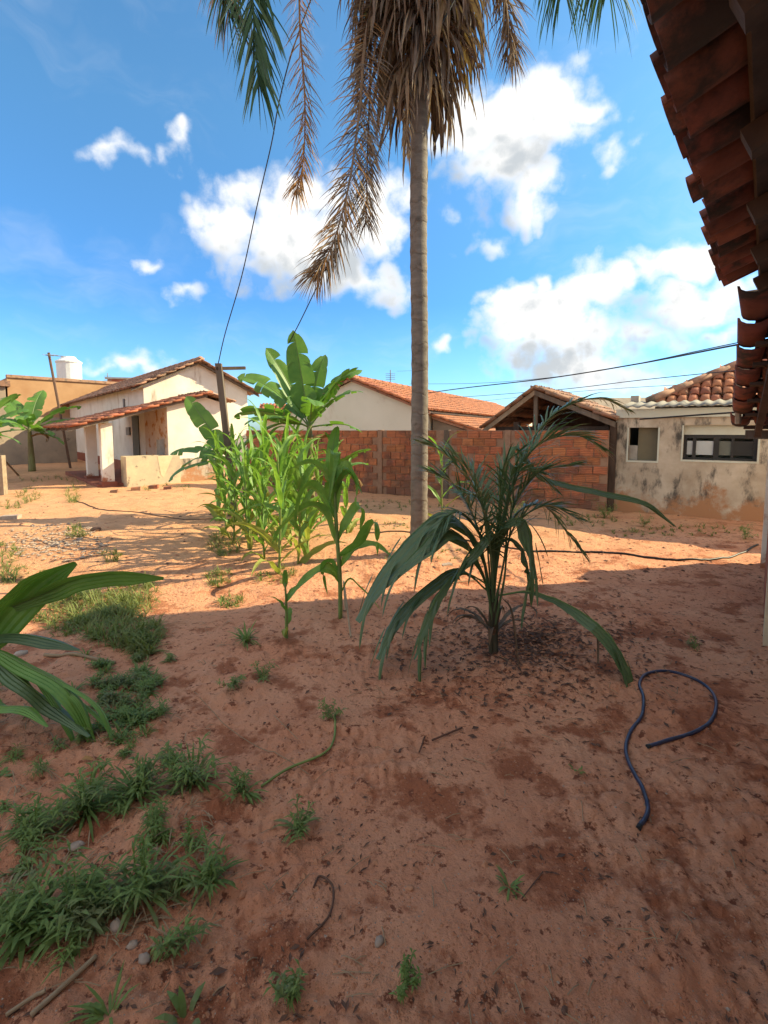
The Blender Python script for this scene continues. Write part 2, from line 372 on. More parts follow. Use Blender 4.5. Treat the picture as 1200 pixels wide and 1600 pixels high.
# ------------------------------------------------------------------ the ground: one sheet to the horizon
front = np.radians(np.linspace(-52, 52, 720)); rest = np.radians(np.linspace(52, 308, 90)[1:-1])
ang = np.concatenate([front, rest]); rad = np.concatenate([[.25], np.geomspace(.7, 26, 470), np.geomspace(27, 4500, 50)])
A_, R_ = np.meshgrid(ang, rad); X_ = R_*np.sin(A_); Y_ = R_*np.cos(A_); Z_ = ground_h(X_, Y_)
na, nr = len(ang), len(rad)
vv = np.stack([X_, Y_, Z_], -1).reshape(-1, 3)
vv = np.vstack([vv, [[0, 0, gz(0, 0)]]])
i, j = np.meshgrid(np.arange(nr-1), np.arange(na), indexing='ij'); j2 = (j+1) % na
ff = np.stack([i*na+j, i*na+j2, (i+1)*na+j2, (i+1)*na+j], -1).reshape(-1, 4)[:, ::-1]
me = bpy.data.meshes.new('ground')
me.from_pydata(vv.tolist(), [], ff.tolist()+[[nr*na, (k+1) % na, k] for k in range(na)])
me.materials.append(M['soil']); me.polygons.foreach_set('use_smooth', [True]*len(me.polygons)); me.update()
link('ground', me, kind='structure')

# ------------------------------------------------------------------ clay tile roofs
def tile_template(w0=.105, w1=.085, L=.46, t=.013, seg=6, up=1):
    vs, fs = [], []
    for yy, ww in ((0, w0), (L, w1)):
        for rr in (1.0, 1-t/ww):
            for k in range(seg+1):
                a = math.pi*k/seg
                vs.append((ww*rr*math.cos(a), yy, up*ww*rr*.62*math.sin(a)))
    n = seg+1
    for k in range(seg):
        fs += [(k, k+1, 2*n+k+1, 2*n+k), (n+k+1, n+k, 3*n+k, 3*n+k+1), (k+1, k, n+k, n+k+1), (2*n+k, 2*n+k+1, 3*n+k+1, 3*n+k)]
    fs += [(0, 2*n, 3*n, n), (n-1, 2*n-1, 4*n-1, 3*n-1)]
    return np.array(vs), fs
CAP = tile_template(.1, .082); CAN = tile_template(.088, .1, .46, up=-1)
def tile_roof(parent, O, e, s, cols, rows, mat, pitch=.2, expo=.36, single=lambda c, r, k: False, jit=.012, skip=None, names=('tile', 'roof_tiles')):
    """O eave corner, e unit along the eave, s unit up the slope; cap and canal tiles"""
    e = V(e).normalized(); s = V(s).normalized(); n = e.cross(s).normalized()
    if n.z < 0: e2 = -e
    mb = MB(); cm = {}
    for key, T in (('cap', CAP), ('can', CAN)):
        b = MB(); b.add(T[0], T[1]); cm[key] = b.mesh('clay_tile_'+key, mat, True)
    nn = n if n.z > 0 else -n
    for c in range(cols):
        cj = U(-.008, .008)
        for r in range(rows):
            for key, T in (('can', CAN), ('cap', CAP)):
                if skip and skip(c, r, key): continue
                x = c*pitch+(pitch/2 if key == 'cap' else 0)+cj+U(-jit, jit)*.6
                y = r*expo+U(-jit, jit)*1.3-(0.02 if key == 'cap' else 0)
                h = (.012 if key == 'cap' else .064)+U(0, .007)
                if key == 'cap': h += .03
                pos = V(O)+e*x+s*y+nn*h
                tw = U(-.035, .035); lift = -.04+U(-.012, .012)
                ee = (e*math.cos(tw)+s*math.sin(tw)); ss = (s*math.cos(tw)-e*math.sin(tw))
                ss = (ss+nn*lift).normalized(); zz = ee.cross(ss)
                if zz.z < 0: ee = -ee; zz = -zz
                Mx = Matrix((ee, ss, zz)).transposed().to_4x4(); Mx.translation = pos
                if single(c, r, key):
                    link(names[0], cm[key], parent, Mx)
                else:
                    a = np.array(Mx); v = T[0] @ a[:3, :3].T+a[:3, 3]
                    mb.add(v, T[1])
    if mb.f: mb.build(names[1], mat, parent, smooth=True, kind='stuff')

def wall_holes(mb, A, u, n, L, Ht, th, holes, z0=-.1):
    """vertical wall from A along unit u, thickness th against n, rectangular holes (t0,t1,z0,z1)"""
    ts = sorted({0, L, *[h[0] for h in holes], *[h[1] for h in holes]}); zs = sorted({z0, Ht, *[h[2] for h in holes], *[h[3] for h in holes]})
    for a, b in zip(ts[:-1], ts[1:]):
        for c, d in zip(zs[:-1], zs[1:]):
            tm, zm = (a+b)/2, (c+d)/2
            if any(h[0] < tm < h[1] and h[2] < zm < h[3] for h in holes): continue
            o = V(A)+u*a; o.z = c
            box(mb, o, u*(b-a), -n*th, V((0, 0, d-c)))
def tpix(A, u, px):                     # where a vertical plane A + t*u meets a pixel column
    k = (px-600)/FPX/math.cos(PITCH)    # good to a few pixels near eye level
    return (k*A.y-A.x)/(u.x-k*u.y)

# ================================================================== the near house on the right (eave overhead)
v0 = V((.616, .788, 0)).normalized(); u0 = V((.788, -.616, 0)).normalized()
E1 = P(1140, 455, 3.4)                  # outer end of the high eave
ZE = E1.z
nh = thing('house', 'brown tiled farmhouse eave and dark rafters looming overhead at the right edge', 'house', (E1.x+u0.x*1.4, E1.y+u0.y*1.4, 0))
slope = math.radians(24)
s1 = (u0*math.cos(slope)+V((0, 0, math.sin(slope)))).normalized()
O1 = E1-v0*5.6
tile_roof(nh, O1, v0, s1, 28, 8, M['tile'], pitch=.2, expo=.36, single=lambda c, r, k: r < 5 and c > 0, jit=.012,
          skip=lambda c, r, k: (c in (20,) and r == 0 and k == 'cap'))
n1 = v0.cross(s1); n1 = n1 if n1.z > 0 else -n1
for k, d in enumerate((.16, .52, .88, 1.24, 1.60, 1.96, 2.32)):      # battens
    mb = MB(); box(mb, O1+s1*d-n1*.045, v0*5.55, s1*.05, n1*.03); mb.build('batten', M['wood_dark'], nh)
for k in range(9):                      # rafters
    d = .25+k*.64
    mb = MB(); box(mb, O1+v0*d+s1*.12-n1*.13, v0*.07, s1*2.9, n1*.083); mb.build('rafter', M['wood_dark'], nh)
mb = MB(); box(mb, O1+s1*.30-n1*.2, v0*5.5, s1*.1, n1*.07); mb.build('wall_plate', M['wood_dark'], nh)
# unseen block added behind the eave, sized to throw the big shade over the yard
Bk = V((5.45, 5.95, 0)); vb = v0
mb = MB(); box(mb, Bk-vb*12+V((0, 0, -.1)), vb*12, u0*6, V((0, 0, 5.1))); mb.build('wall', M['white_wall'], nh)
mb = MB(); prism(mb, [Bk-u0*.3+V((0, 0, 4.96)), Bk+u0*6.3+V((0, 0, 4.96)), Bk+u0*3+V((0, 0, 5.8))], -vb*12.2)
mb.build('shade_block_roof', M['tile_old'], nh)
# low lean-to roof beyond the end of the high eave, sloping down away from us
L0 = E1+V((0, 0, -.06))-v0*.1+u0*.16
L1 = P(1158, 668, 5.6)
sl_ = (L0-L1); sl_.normalize()
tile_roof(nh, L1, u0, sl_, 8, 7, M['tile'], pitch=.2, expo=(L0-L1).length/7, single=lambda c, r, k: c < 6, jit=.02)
nl = u0.cross(sl_); nl = nl if nl.z > 0 else -nl
for d in (.1, .55, 1.0, 1.45, 1.9, 2.3):
    mb = MB(); box(mb, L1+sl_*d-nl*.05+u0*.02, u0*1.5, sl_*.045, nl*.03); mb.build('batten', M['wood_dark'], nh)
mb = MB(); box(mb, L1+sl_*.1-nl*.14+u0*.12, u0*.06, sl_*2.4, nl*.09); mb.build('rafter', M['wood_dark'], nh)
mb = MB(); box(mb, L1+V((0, 0, -.13))+u0*.04+v0*.02, u0*1.5, v0*.1, V((0, 0, .1))); mb.build('beam', M['wood_grey'], nh)
bb = P(1162, 586, 4.6); mb = MB(); box(mb, bb, u0*1.0, v0*.05, V((0, 0, .10))); mb.build('beam', M['wood_pale'], nh)
bb = P(1164, 462, 3.9); mb = MB(); box(mb, bb, u0*1.0, v0*.05, V((0, 0, .035))); mb.build('beam', M['wood_pale'], nh)
mb = MB(); tube(mb, curve([P(1153, 662, 5.3), P(1156, 560, 5.2)], 4), .03, 6); mb.build('brace', M['wood_pale'], nh)
cb = G(1188, 882); mb = MB(); box(mb, cb+V((0, 0, -.1)), u0*.3, v0*.28, V((0, 0, 1.68))); mb.build('column', M['white_wall'], nh)
cb = G(1192, 1005); mb = MB(); box(mb, cb+V((0, 0, -.1)), u0*.3, v0*.3, V((0, 0, .95))); mb.build('pier', M['tank_wall'], nh)
cb = G(1193, 960); mb = MB(); box(mb, cb+V((0, 0, -.1)), u0*.12, v0*1.1, V((0, 0, 1.0)))
mb.build('low_wall', M['plinth'], nh)

# ================================================================== mouldy outbuilding, right of the shed
ur = V((.82, -.572, 0)).normalized(); nrm = V((-.572, -.82, 0)).normalized()
RA = G(957, 797)
ob = thing('outbuilding', 'low mould-stained plaster outbuilding with two window openings and tiled roof behind', 'house', (RA.x+2*ur.x, RA.y+2*ur.y, 0))
def tz(px, py, A=RA, u=ur):
    t = tpix(A, u, px); p = V(A)+u*t; return t, P(px, py, p.y).z
t0, za = tz(980, 719); t1, zb = tz(1025, 668)
t2, zc = tz(1065, 718); t3, zd = tz(1181, 664)
_, ztop = tz(1060, 652)
mb = MB(); wall_holes(mb, RA, ur, nrm, 5.2, ztop, .16, [(t0, t1, za, zb), (t2, t3, zc, zd)]); mb.build('wall', M['mold_wall'], ob)
mb = MB(); box(mb, RA+nrm*.05+V((0, 0, ztop+.002)), ur*5.2, -nrm*.3, V((0, 0, .17))); mb.build('cornice', M['far_wall'], ob)
for (a, b, c, d) in ((t0, t1, za, zb), (t2, t3, zc, zd)):
    mb = MB()
    o = RA+nrm*.012+ur*(a-.03); o.z = c-.035; box(mb, o, ur*(b-a+.06), -nrm*.1, V((0, 0, .033)))
    for tt in (a-.03, b+.002):
        o = RA+nrm*.012+ur*tt; o.z = c; box(mb, o, ur*.028, -nrm*.1, V((0, 0, d-c)))
    mb.build('window_frame', M['far_wall'], ob)
# shutters / interior
mb = MB(); o = RA-nrm*.12+ur*(t0+.003); o.z = za+.003; box(mb, o+ur*(t1-t0)*.3, ur*(t1-t0)*.68, -nrm*.02, V((0, 0, zb-za-.006))); mb.build('shutter', M['olive'], ob)
mb = MB(); o = RA-nrm*.12+ur*(t0+.003); o.z = za+.003; box(mb, o, ur*(t1-t0)*.29, -nrm*.02, V((0, 0, (zb-za)*.45))); mb.build('shutter', M['cement'], ob, label='pale lower pane')
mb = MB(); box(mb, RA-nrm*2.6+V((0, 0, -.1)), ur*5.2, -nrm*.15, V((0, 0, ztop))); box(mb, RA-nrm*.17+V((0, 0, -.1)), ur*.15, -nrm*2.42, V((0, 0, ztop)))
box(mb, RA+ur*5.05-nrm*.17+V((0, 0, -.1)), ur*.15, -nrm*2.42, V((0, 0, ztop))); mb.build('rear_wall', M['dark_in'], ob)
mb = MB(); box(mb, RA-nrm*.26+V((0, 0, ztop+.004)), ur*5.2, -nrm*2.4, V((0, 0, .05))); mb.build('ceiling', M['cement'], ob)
# dark inner window with light panes
tw = t3-t2; zo = zc+.004
mb = MB()
for (a, b, c, d) in ((0, 1, 0, .06), (0, 1, .62, .72), (0, .05, .06, .62), (.13, .18, .06, .62), (.42, .5, .06, .62), (.66, .7, .06, .62), (.95, 1, .06, .62)):
    o = RA-nrm*.11+ur*(t2+a*tw); o.z = zo+c*(zd-zc); box(mb, o, ur*(b-a)*tw, -nrm*.04, V((0, 0, (d-c)*(zd-zc))))
wf = mb.build('window', M['dark_frame'], ob)
for (a, b, g) in ((.0501, .1299, 'glass'), (.1801, .4199, 'glass'), (.5001, .6599, 'door'), (.7001, .9499, 'dark_frame')):
    mb = MB(); o = RA-nrm*.13+ur*(t2+a*tw); o.z = zo+.14*(zd-zc); box(mb, o, ur*(b-a)*tw, -nrm*.006, V((0, 0, .40*(zd-zc))))
    pn = mb.build('pane', M[g], None); pn.parent = wf; pn.location = (0, 0, 0)
mb = MB(); o = RA-nrm*.1+ur*t2; o.z = zo+.722*(zd-zc); box(mb, o, ur*tw, -nrm*.03, V((0, 0, .27*(zd-zc)))); mb.build('blind', M['far_wall'], ob)
# corrugated sheet edge on the cornice
_, zs_ = tz(1060, 643)
mb = MB(); vs, fs = [], []
nn_ = 26
for k in range(nn_*6+1):
    t = k/6*.2; h = .017*math.cos(k/6*2*math.pi)
    for (dd, dz) in ((.16, 0), (-1.2, .16)):
        for th in (0, -.012):
            p = RA+nrm*dd+ur*(t+.1); vs.append((p.x, p.y, ztop+.215+dz+h+th))
for k in range(nn_*6):
    a = k*4; b = a+4
    fs += [(a, b, b+2, a+2), (a+1, a+3, b+3, b+1), (a, a+1, b+1, b), (a+2, b+2, b+3, a+3)]
mb.add(vs, fs); mb.build('corrugated_sheet', M['sheet'], ob, smooth=True)
# main roof behind with hip line
RB = RA-nrm*1.0+ur*.3
_b = P(1005, 634, RB.y-.6*0)
zr = P(1010, 632, (RA-nrm*1.2+ur*.6).y).z
RO = RA-nrm*1.25+ur*.55; RO.z = zr
mb = MB(); box(mb, RO+nrm*.0-V((0, 0, .16)), ur*5, -nrm*.04, V((0, 0, .12))); mb.build('gutter_board', M['far_wall'], ob)
mb = MB(); box(mb, RO-nrm*.06-V((0, 0, zr+.1)), ur*5, -nrm*3, V((0, 0, zr+.0))); mb.build('upper_wall', M['far_wall'], ob)
ss_ = (-nrm*math.cos(math.radians(31))+V((0, 0, math.sin(math.radians(31))))).normalized()
RO2 = RO+nrm*.12-V((0, 0, .03))
tile_roof(ob, RO2, ur, ss_, 24, 8, M['tile_bright'], pitch=.2, expo=.33, single=lambda c, r, k: k == 'cap' or r < 4,
          skip=lambda c, r, k: c < r*1.6-.8)
hipA = RO2+ur*.0; 
for k in range(8):
    a = RO2+ur*(k*.32-.12)+ss_*(k*.33)+V((0, 0, .1)); b = RO2+ur*((k+1)*.32-.02)+ss_*((k+1)*.33+.06)+V((0, 0, .12))
    mb = MB(); tube(mb, [a, a.lerp(b, .5)+V((0, 0, .01)), b], [.1, .09, .08], 8); mb.build('ridge_tile', M['tile_old'], ob, smooth=True)
mb = MB(); o = P(985, 634, (RA-nrm*1.2).y); box(mb, V((o.x, o.y, o.z)), ur*.16, -nrm*.3, V((0, 0, .22))); mb.build('chimney_stub', M['cement'], ob)

# ================================================================== open shed with gable
SA = P(835, 610, 10.75)                 # apex of the front
sh = thing('shed', 'small open-fronted tiled gable shed with dark timber posts behind the brick wall', 'shed', (SA.x, SA.y, 0))
lt = tpix(V((SA.x, SA.y, 0)), ur, 752); rt = tpix(V((SA.x, SA.y, 0)), ur, 958)
LE = V((SA.x, SA.y, 0))+ur*lt; LE.z = P(752, 672, LE.y).z
RE = V((SA.x, SA.y, 0))+ur*rt; RE.z = P(958, 660, RE.y).z
for (EE) in (LE, RE):
    sv = (SA-EE).normalized(); ln = (SA-EE).length
    mb = MB(); nn2 = V((0, 0, 1)); box(mb, EE-nn2*.1, sv*ln, -nrm*.05, nn2*.11); mb.build('barge_board', M['wood_pale'] if EE is LE else M['wood_grey'], sh)
    tile_roof(sh, EE+nn2*.03-nrm*.02, -nrm, sv, 15, max(2, round(ln/.33)), M['tile_old'], expo=ln/max(2, round(ln/.33)), single=lambda c, r, k: c < 5)
for px in (799, 949):
    t = tpix(V((SA.x, SA.y, 0)), ur, px); p = V((SA.x, SA.y, 0))+ur*t-nrm*.06
    ht = (LE.z if px < 835 else RE.z)+(.18 if px < 835 else .0)
    mb = MB(); box(mb, V((p.x, p.y, -.1)), ur*.12, -nrm*.12, V((0, 0, ht+.1))); mb.build('post', M['wood_dark'], sh)
mb = MB(); p = SA-nrm*.07; box(mb, V((p.x-.03, p.y, LE.z+.1)), ur*.08, -nrm*.08, V((0, 0, SA.z-LE.z-.16))); mb.build('king_post', M['wood_grey'], sh)
mb = MB(); box(mb, V((LE.x, LE.y, LE.z-.02))+ur*.25-nrm*.2, ur*(rt-lt-.4), -nrm*.08, V((0, 0, .1))); mb.build('tie_beam', M['wood_dark'], sh)
mb = MB(); o = V((LE.x, LE.y, -.1))+ur*.3-nrm*2.7; prism(mb, [o, o+ur*(rt-lt-.5), o+ur*(rt-lt-.5)+V((0, 0, RE.z+.26)), o+ur*(-lt-.3)+V((0, 0, SA.z+.14)), o+V((0, 0, LE.z+.38))], -nrm*.1); mb.build('rear_wall', M['wood_dark'], sh)
mb = MB(); o = V((RE.x, RE.y, -.1))-ur*.25-nrm*.3; box(mb, o, ur*.06, -nrm*2.35, V((0, 0, 1.88))); mb.build('side_wall', M['wood_dark'], sh)

# ================================================================== brick boundary wall
BA = V((-4.2, 14.86, 0)); BB = V((4.55, 9.86, 0)); bu = (BB-BA).normalized(); bn = V((bu.y, -bu.x, 0)); bn = bn if bn.y < 0 else -bn
BLn = (BB-BA).length
bw = thing('brick_wall', 'orange hollow-brick boundary wall across the back of the yard', 'wall', BA+bu*BLn/2)
mb = MB(); box(mb, BA-bn*.012+V((0, 0, -.15)), bu*BLn, -bn*.12, V((0, 0, 1.79))); mb.build('mortar', M['mortar'], bw)
ccols = [tpix(BA, bu, px) for px in (594, 697, 792)]
brick_mesh = []
for k in range(6):
    mb = MB(); box(mb, V((0, 0, 0)), V((.255, 0, 0)), V((0, .14, 0)), V((0, 0, .163)))
    vv_ = mb.v[0]; vv_ += NR.uniform(-.009, .009, vv_.shape); brick_mesh.append(mb.mesh('brick', M['brick']))
todo = []
for r in range(9):
    x = BLn-.27-(.135 if r % 2 else 0)
    while x > 0:
        if all(abs(x+.13-c) > .16 for c in ccols): todo.append((r, x+U(-.006, .006)))
        x -= .272
todo.sort(key=lambda q: -q[1])
rest_b = MB()
for q, (r, x) in enumerate(todo):
    Mx = Matrix((bu, -bn, V((0, 0, 1)))).transposed().to_4x4() @ Matrix.Rotation(U(-.016, .016), 4, 'Y') @ Matrix.Rotation(U(-.03, .03), 4, 'Z')
    Mx.translation = BA+bu*x+bn*(U(-.006, .014))+V((0, 0, r*.181+U(-.004, .004)+.02))
    bm_ = brick_mesh[q % 6]
    if q < 300: link('brick', bm_, bw, Mx)
    else:
        a_ = np.array(Mx); co = np.array([v_.co[:] for v_ in bm_.vertices]); rest_b.add(co @ a_[:3, :3].T+a_[:3, 3], [tuple(p_.vertices) for p_ in bm_.polygons])
if rest_b.f: rest_b.build('bricks', M['brick'], bw, kind='stuff')
for c in ccols:
    mb = MB(); box(mb, BA+bu*(c-.06)+bn*.02+V((0, 0, -.1)), bu*.12, -bn*.15, V((0, 0, 1.75))); mb.build('pillar', M['mortar'] if c != ccols[1] else M['wood_grey'], bw)

# ================================================================== white gabled house behind the brick wall
an = math.radians(27); rd = V((math.sin(an), math.cos(an), 0)); gd = V((math.cos(an), -math.sin(an), 0))
WA = P(550, 592, 19)
wh = thing('house', 'white gabled house with orange tiled roof behind the brick wall', 'house', (WA.x, WA.y, 0))
tR = 3.05; zR = P(668, 640, (WA+gd*tR).y).z; W0 = V((WA.x, WA.y, 0))
zL = zR
pl = [W0-gd*tR, W0+gd*tR, W0+gd*tR+V((0, 0, zR-.05)), W0+V((0, 0, WA.z-.08)), W0-gd*tR+V((0, 0, zR-.05))]
mb = MB(); prism(mb, pl, rd*22); mb.build('wall', M['far_wall'], wh)
for sgn in (1, -1):
    EE = W0+gd*sgn*(tR+.25)-rd*.25; EE.z = zR-.07+.03
    AP = W0-rd*.25; AP.z = WA.z+.03; sv = (AP-EE).normalized(); ln = (AP-EE).length; nr_ = round(ln/.36)
    tile_roof(wh, EE, rd, sv, 105 if sgn > 0 else 30, nr_, M['tile_bright'], pitch=.215, expo=ln/nr_, single=(lambda c, r, k: c < 4 and k == 'cap'), jit=.02)
    mb = MB(); box(mb, EE+rd*.06-V((0, 0, .12)), sv*ln, rd*.04, V((0, 0, .09))); mb.build('barge_board', M['tile_old'], wh)
for k in range(34):
    a = AP+rd*(k*.66)+V((0, 0, .03)); mb = MB(); tube(mb, [a, a+rd*.33, a+rd*.68+V((0, 0, .01))], [.12, .11, .1], 7)
    mb.build('ridge_tile', M['tile_bright'], wh, smooth=True)
# lower lean-to roof of that house
LEo = W0+gd*(tR+.1)+rd*.4; LEo.z = zR-.22
LEd = LEo+gd*2.0+V((0, 0, -.62)); sv = (LEo-LEd).normalized()
tile_roof(wh, LEd, rd, sv, 60, 6, M['tile_bright'], pitch=.215, expo=.36, single=(lambda c, r, k: False), names=('tile', 'lean_to_tiles'))
mb = MB(); prism(mb, [V((LEo.x, LEo.y, 0))+rd*.1, V((LEd.x, LEd.y, 0))-gd*.2+rd*.1, LEd-gd*.2+rd*.1-V((0, 0, .08)), LEo+rd*.1-V((0, 0, .12))], rd*12); mb.build('lean_to_wall', M['dark_in'], wh)
mb = MB(); box(mb, LEd-V((0, 0, .1)), sv*(LEo-LEd).length, rd*.04, V((0, 0, .09))); mb.build('barge_board', M['tile_old'], wh)

# ================================================================== small old house on the left
Ld = V((-.65, .76, 0)).normalized(); Wd = V((.76, .65, 0)).normalized()
C0 = P(228, 700, 17.0); C0.z = 0
lh = thing('house', 'old whitewashed house on the left with low tiled veranda on two pillars', 'house', C0+V((1, -1, 0)))
ze = P(228, 602, 17.0).z
wid = 2*tpix(C0, Wd, 315); za_ = P(315, 568, (C0+Wd*wid/2).y).z
pl = [C0, C0+Wd*wid, C0+Wd*wid+V((0, 0, ze)), C0+Wd*wid/2+V((0, 0, za_)), C0+V((0, 0, ze))]
mb = MB(); prism(mb, [p+Ld*.0+V((0, 0, 0)) for p in pl], Ld*17); mb.build('wall', M['white_wall'], lh)
for sgn in (0, 1):
    base = C0 if sgn == 0 else C0+Wd*wid
    out = -Wd if sgn == 0 else Wd
    EE = base+out*.42-Ld*.3; EE.z = ze-.13
    AP = C0+Wd*wid/2-Ld*.3; AP.z = za_+.07; sv = (AP-EE).normalized(); ln = (AP-EE).length; nr_ = round(ln/.36)
    tile_roof(lh, EE, Ld, sv, 87, nr_, M['tile_old'], pitch=.2, expo=ln/nr_, single=(lambda c, r, k: c < 3), jit=.03)
    mb = MB(); box(mb, EE+Ld*.1-V((0, 0, .10)), sv*ln, Ld*.05, V((0, 0, .08))); mb.build('rafter', M['wood_grey'], lh)
for k in range(26):
    a = AP+Ld*(k*.66)+V((0, 0, .05)); mb = MB(); tube(mb, [a, a+Ld*.33, a+Ld*.68], [.12, .11, .1], 7); mb.build('ridge_tile', M['tile_old'], lh, smooth=True)
# extension room
F0 = C0-Ld*2.5                          # front left corner of the extension
apx = tpix(F0, Wd, 325); tfar = -tpix(F0, Wd, 108); tend = tpix(F0, Wd, 352); ez = P(326, 616, (F0+Wd*apx).y).z
sl2 = (ez-1.70)/(apx+tfar)
def rz(t): return ez-abs(t-apx)*sl2
pl = [F0, F0+Wd*tend, F0+Wd*tend+V((0, 0, rz(tend)-.1)), F0+Wd*apx+V((0, 0, ez-.1)), F0+V((0, 0, rz(0)-.1))]
mb = MB(); prism(mb, pl, Ld*2.49); mb.build('extension_wall', M['white_wall'], lh)
mb = MB(); box(mb, F0-Wd*.012+Ld*.05, Ld*2.42, Wd*.011, V((0, 0, rz(0)-.14))); mb.build('recess_wall', M['pink_wall'], lh)
mb = MB(); box(mb, F0+V((0, 0, 0))-Ld*.012, Ld*.011, Wd*tend, V((0, 0, .75))); mb.build('stained_wall', M['mold_wall'], lh)
# veranda roof
EE = F0-Wd*tfar-Ld*.25; EE.z = rz(-tfar); AP = F0+Wd*apx-Ld*.25; AP.z = ez; sv = (AP-EE).normalized(); ln = (AP-EE).length
tile_roof(lh, EE, Ld, sv, 27, 12, M['tile_bright'], pitch=.2, expo=ln/12, single=(lambda c, r, k: c < 6), jit=.03, skip=lambda c, r, k: c > 13 and r > 7)
EE2 = F0+Wd*(tend+.3)-Ld*.25; EE2.z = rz(tend+.3); s3 = (AP-EE2).normalized()
tile_roof(lh, EE2, Ld, s3, 13, 3, M['tile_old'], pitch=.2, expo=(AP-EE2).length/3, single=(lambda c, r, k: c < 3), jit=.02)
for d in (.05, 1.2, 2.4, 3.6, 4.8):
    mb = MB(); box(mb, EE+Ld*d-V((0, 0, .09)), sv*ln, Ld*.06, V((0, 0, .08))); mb.build('rafter', M['wood_grey'], lh)
tp_ = -tpix(F0, Wd, 170)
for t_, s_, w_ in ((tp_, 0.0, .30), (tp_, 2.3, .30)):
    b = F0-Wd*(t_+w_/2)+Ld*s_; mb = MB(); box(mb, b, Wd*w_, Ld*w_, V((0, 0, rz(-t_)-.13))); mb.build('pillar', M['white_wall'], lh)
    mb = MB(); box(mb, b-Wd*.05-Ld*.05, Wd*(w_+.1), Ld*(w_+.1), V((0, 0, .16))); mb.build('pillar_base', M['plinth'], lh)
b = F0-Wd*(tp_+.1); b.z = rz(-tp_)-.14; mb = MB(); box(mb, b-Ld*.2, Wd*.12, Ld*5.4, V((0, 0, .1))); mb.build('beam', M['wood_grey'], lh)
mb = MB(); box(mb, C0-Wd*.014+Ld*.0, Ld*17, Wd*.013, V((0, 0, .42))); mb.build('plinth', M['plinth'], lh)
mb = MB(); box(mb, F0-Wd*(tp_+.3)+Ld*.0+V((0, 0, -.05)), Wd*(tp_+.27), Ld*6, V((0, 0, .14))); mb.build('veranda_floor', M['plinth'], lh)
mb = MB(); box(mb, C0-Wd*.035+Ld*.75, Ld*.85, Wd*.03, V((0, 0, 2.15))); dr = mb.build('door', M['door'], lh)
mb = MB(); box(mb, C0-Wd*.05+Ld*1.5+V((0, 0, 1.05)), Ld*.03, Wd*.014, V((0, 0, .12))); hd = mb.build('handle', M['metal'], None); hd.parent = dr; hd.location = (0, 0, 0)
for (s_, z_, a, bb_) in ((2.6, 2.35, .12, .5), (1.95, 1.45, .5, .3)):
    mb = MB(); box(mb, C0-Wd*.06+Ld*s_+V((0, 0, z_)), Ld*a, Wd*.04, V((0, 0, bb_))); mb.build('meter_box', M['metal'], lh)
# washing tank under the veranda edge
tk = thing('wash_tank', 'yellowish cement wash tank with dirty front beside the veranda pillar', 'tank', F0-Wd*.8-Ld*.3)
mb = MB(); o = F0-Wd*(-tpix(F0-Ld*.42, Wd, 198))-Ld*.42
for a, b, c in ((o, Wd*1.5, Ld*.09), (o+Ld*.56, Wd*1.5, Ld*.09), (o+Ld*.091, Wd*.09, Ld*.468), (o+Wd*1.41+Ld*.091, Wd*.09, Ld*.468)): box(mb, a, b, c, V((0, 0, .88)))
box(mb, o+Wd*.091+Ld*.091, Wd*1.318, Ld*.468, V((0, 0, .45))); mb.build('basin', M['tank_wall'], tk)
mb = MB(); prism(mb, [o+Wd*.85-Ld*.001+V((0, 0, .879)), o+Wd*1.3-Ld*.001+V((0, 0, .879)), o+Wd*1.0-Ld*.001+V((0, 0, .22)), o+Wd*.93-Ld*.001+V((0, 0, .3))], -Ld*.004); mb.build('paint_patch', M['straw_paint'], tk)
mb = MB(); box(mb, o+Wd*1.12+Ld*.75+V((0, 0, 0)), Wd*.3, Ld*.25, V((0, 0, 1.35))); mb.build('tap_pillar', M['cement'], tk)

# ================================================================== far left buildings
oA = P(18, 700, 27); oA.z = 0; oB = P(262, 700, 33); oB.z = 0; od = (oB-oA).normalized(); on = V((od.y, -od.x, 0))
och = thing('building', 'long ochre rendered building behind the left banana plant', 'building', (oA+oB)/2)
zt0 = P(18, 590, 27).z; zt1 = P(262, 606, 33).z
mb = MB(); prism(mb, [oA, oB, oB+V((0, 0, zt1)), oA+V((0, 0, zt0))], -on*6); mb.build('wall', M['ochre_wall'], och)
mb = MB(); box(mb, oA+V((0, 0, zt0+.01))+on*.08, (oB+V((0, 0, zt1))-oA-V((0, 0, zt0))), -on*.4, V((0, 0, .16))); mb.build('coping', M['tile_old'], och)
mb = MB(); a = oA-od*2.5; box(mb, a+on*.1, od*2.4, -on*5, V((0, 0, zt0-.5))); mb.build('side_room', M['grey_wall'], och)
mb = MB(); box(mb, a+on*.3+V((0, 0, zt0-.49)), od*2.6, -on*5, V((0, 0, .3))); mb.build('side_roof', M['tile_old'], och)
wtb = P(109, 594, 31)
wt = thing('water_tank', 'white cylindrical water tank above the ochre building roof', 'water tank', (wtb.x, wtb.y, zt0-.6))
def lathe(mb, c, prof, n=20):
    vs, fs = [], []
    for r, z in prof:
        for k in range(n): a = 2*math.pi*k/n; vs.append((c[0]+r*math.cos(a), c[1]+r*math.sin(a), c[2]+z))
    for i_ in range(len(prof)-1):
        for k in range(n): fs.append((i_*n+k, i_*n+(k+1) % n, (i_+1)*n+(k+1) % n, (i_+1)*n+k))
    mb.add(vs, fs)
mb = MB(); R0 = 17.5/760*31; lathe(mb, (wtb.x, wtb.y, zt0-.6), [(0, 0), (R0*.9, 0), (R0*.93, .6), (R0*.97, 1.9), (R0*1.03, 1.92), (R0*1.03, 2.0), (R0*.9, 2.05)]); mb.build('body', M['tank'], wt, smooth=False)
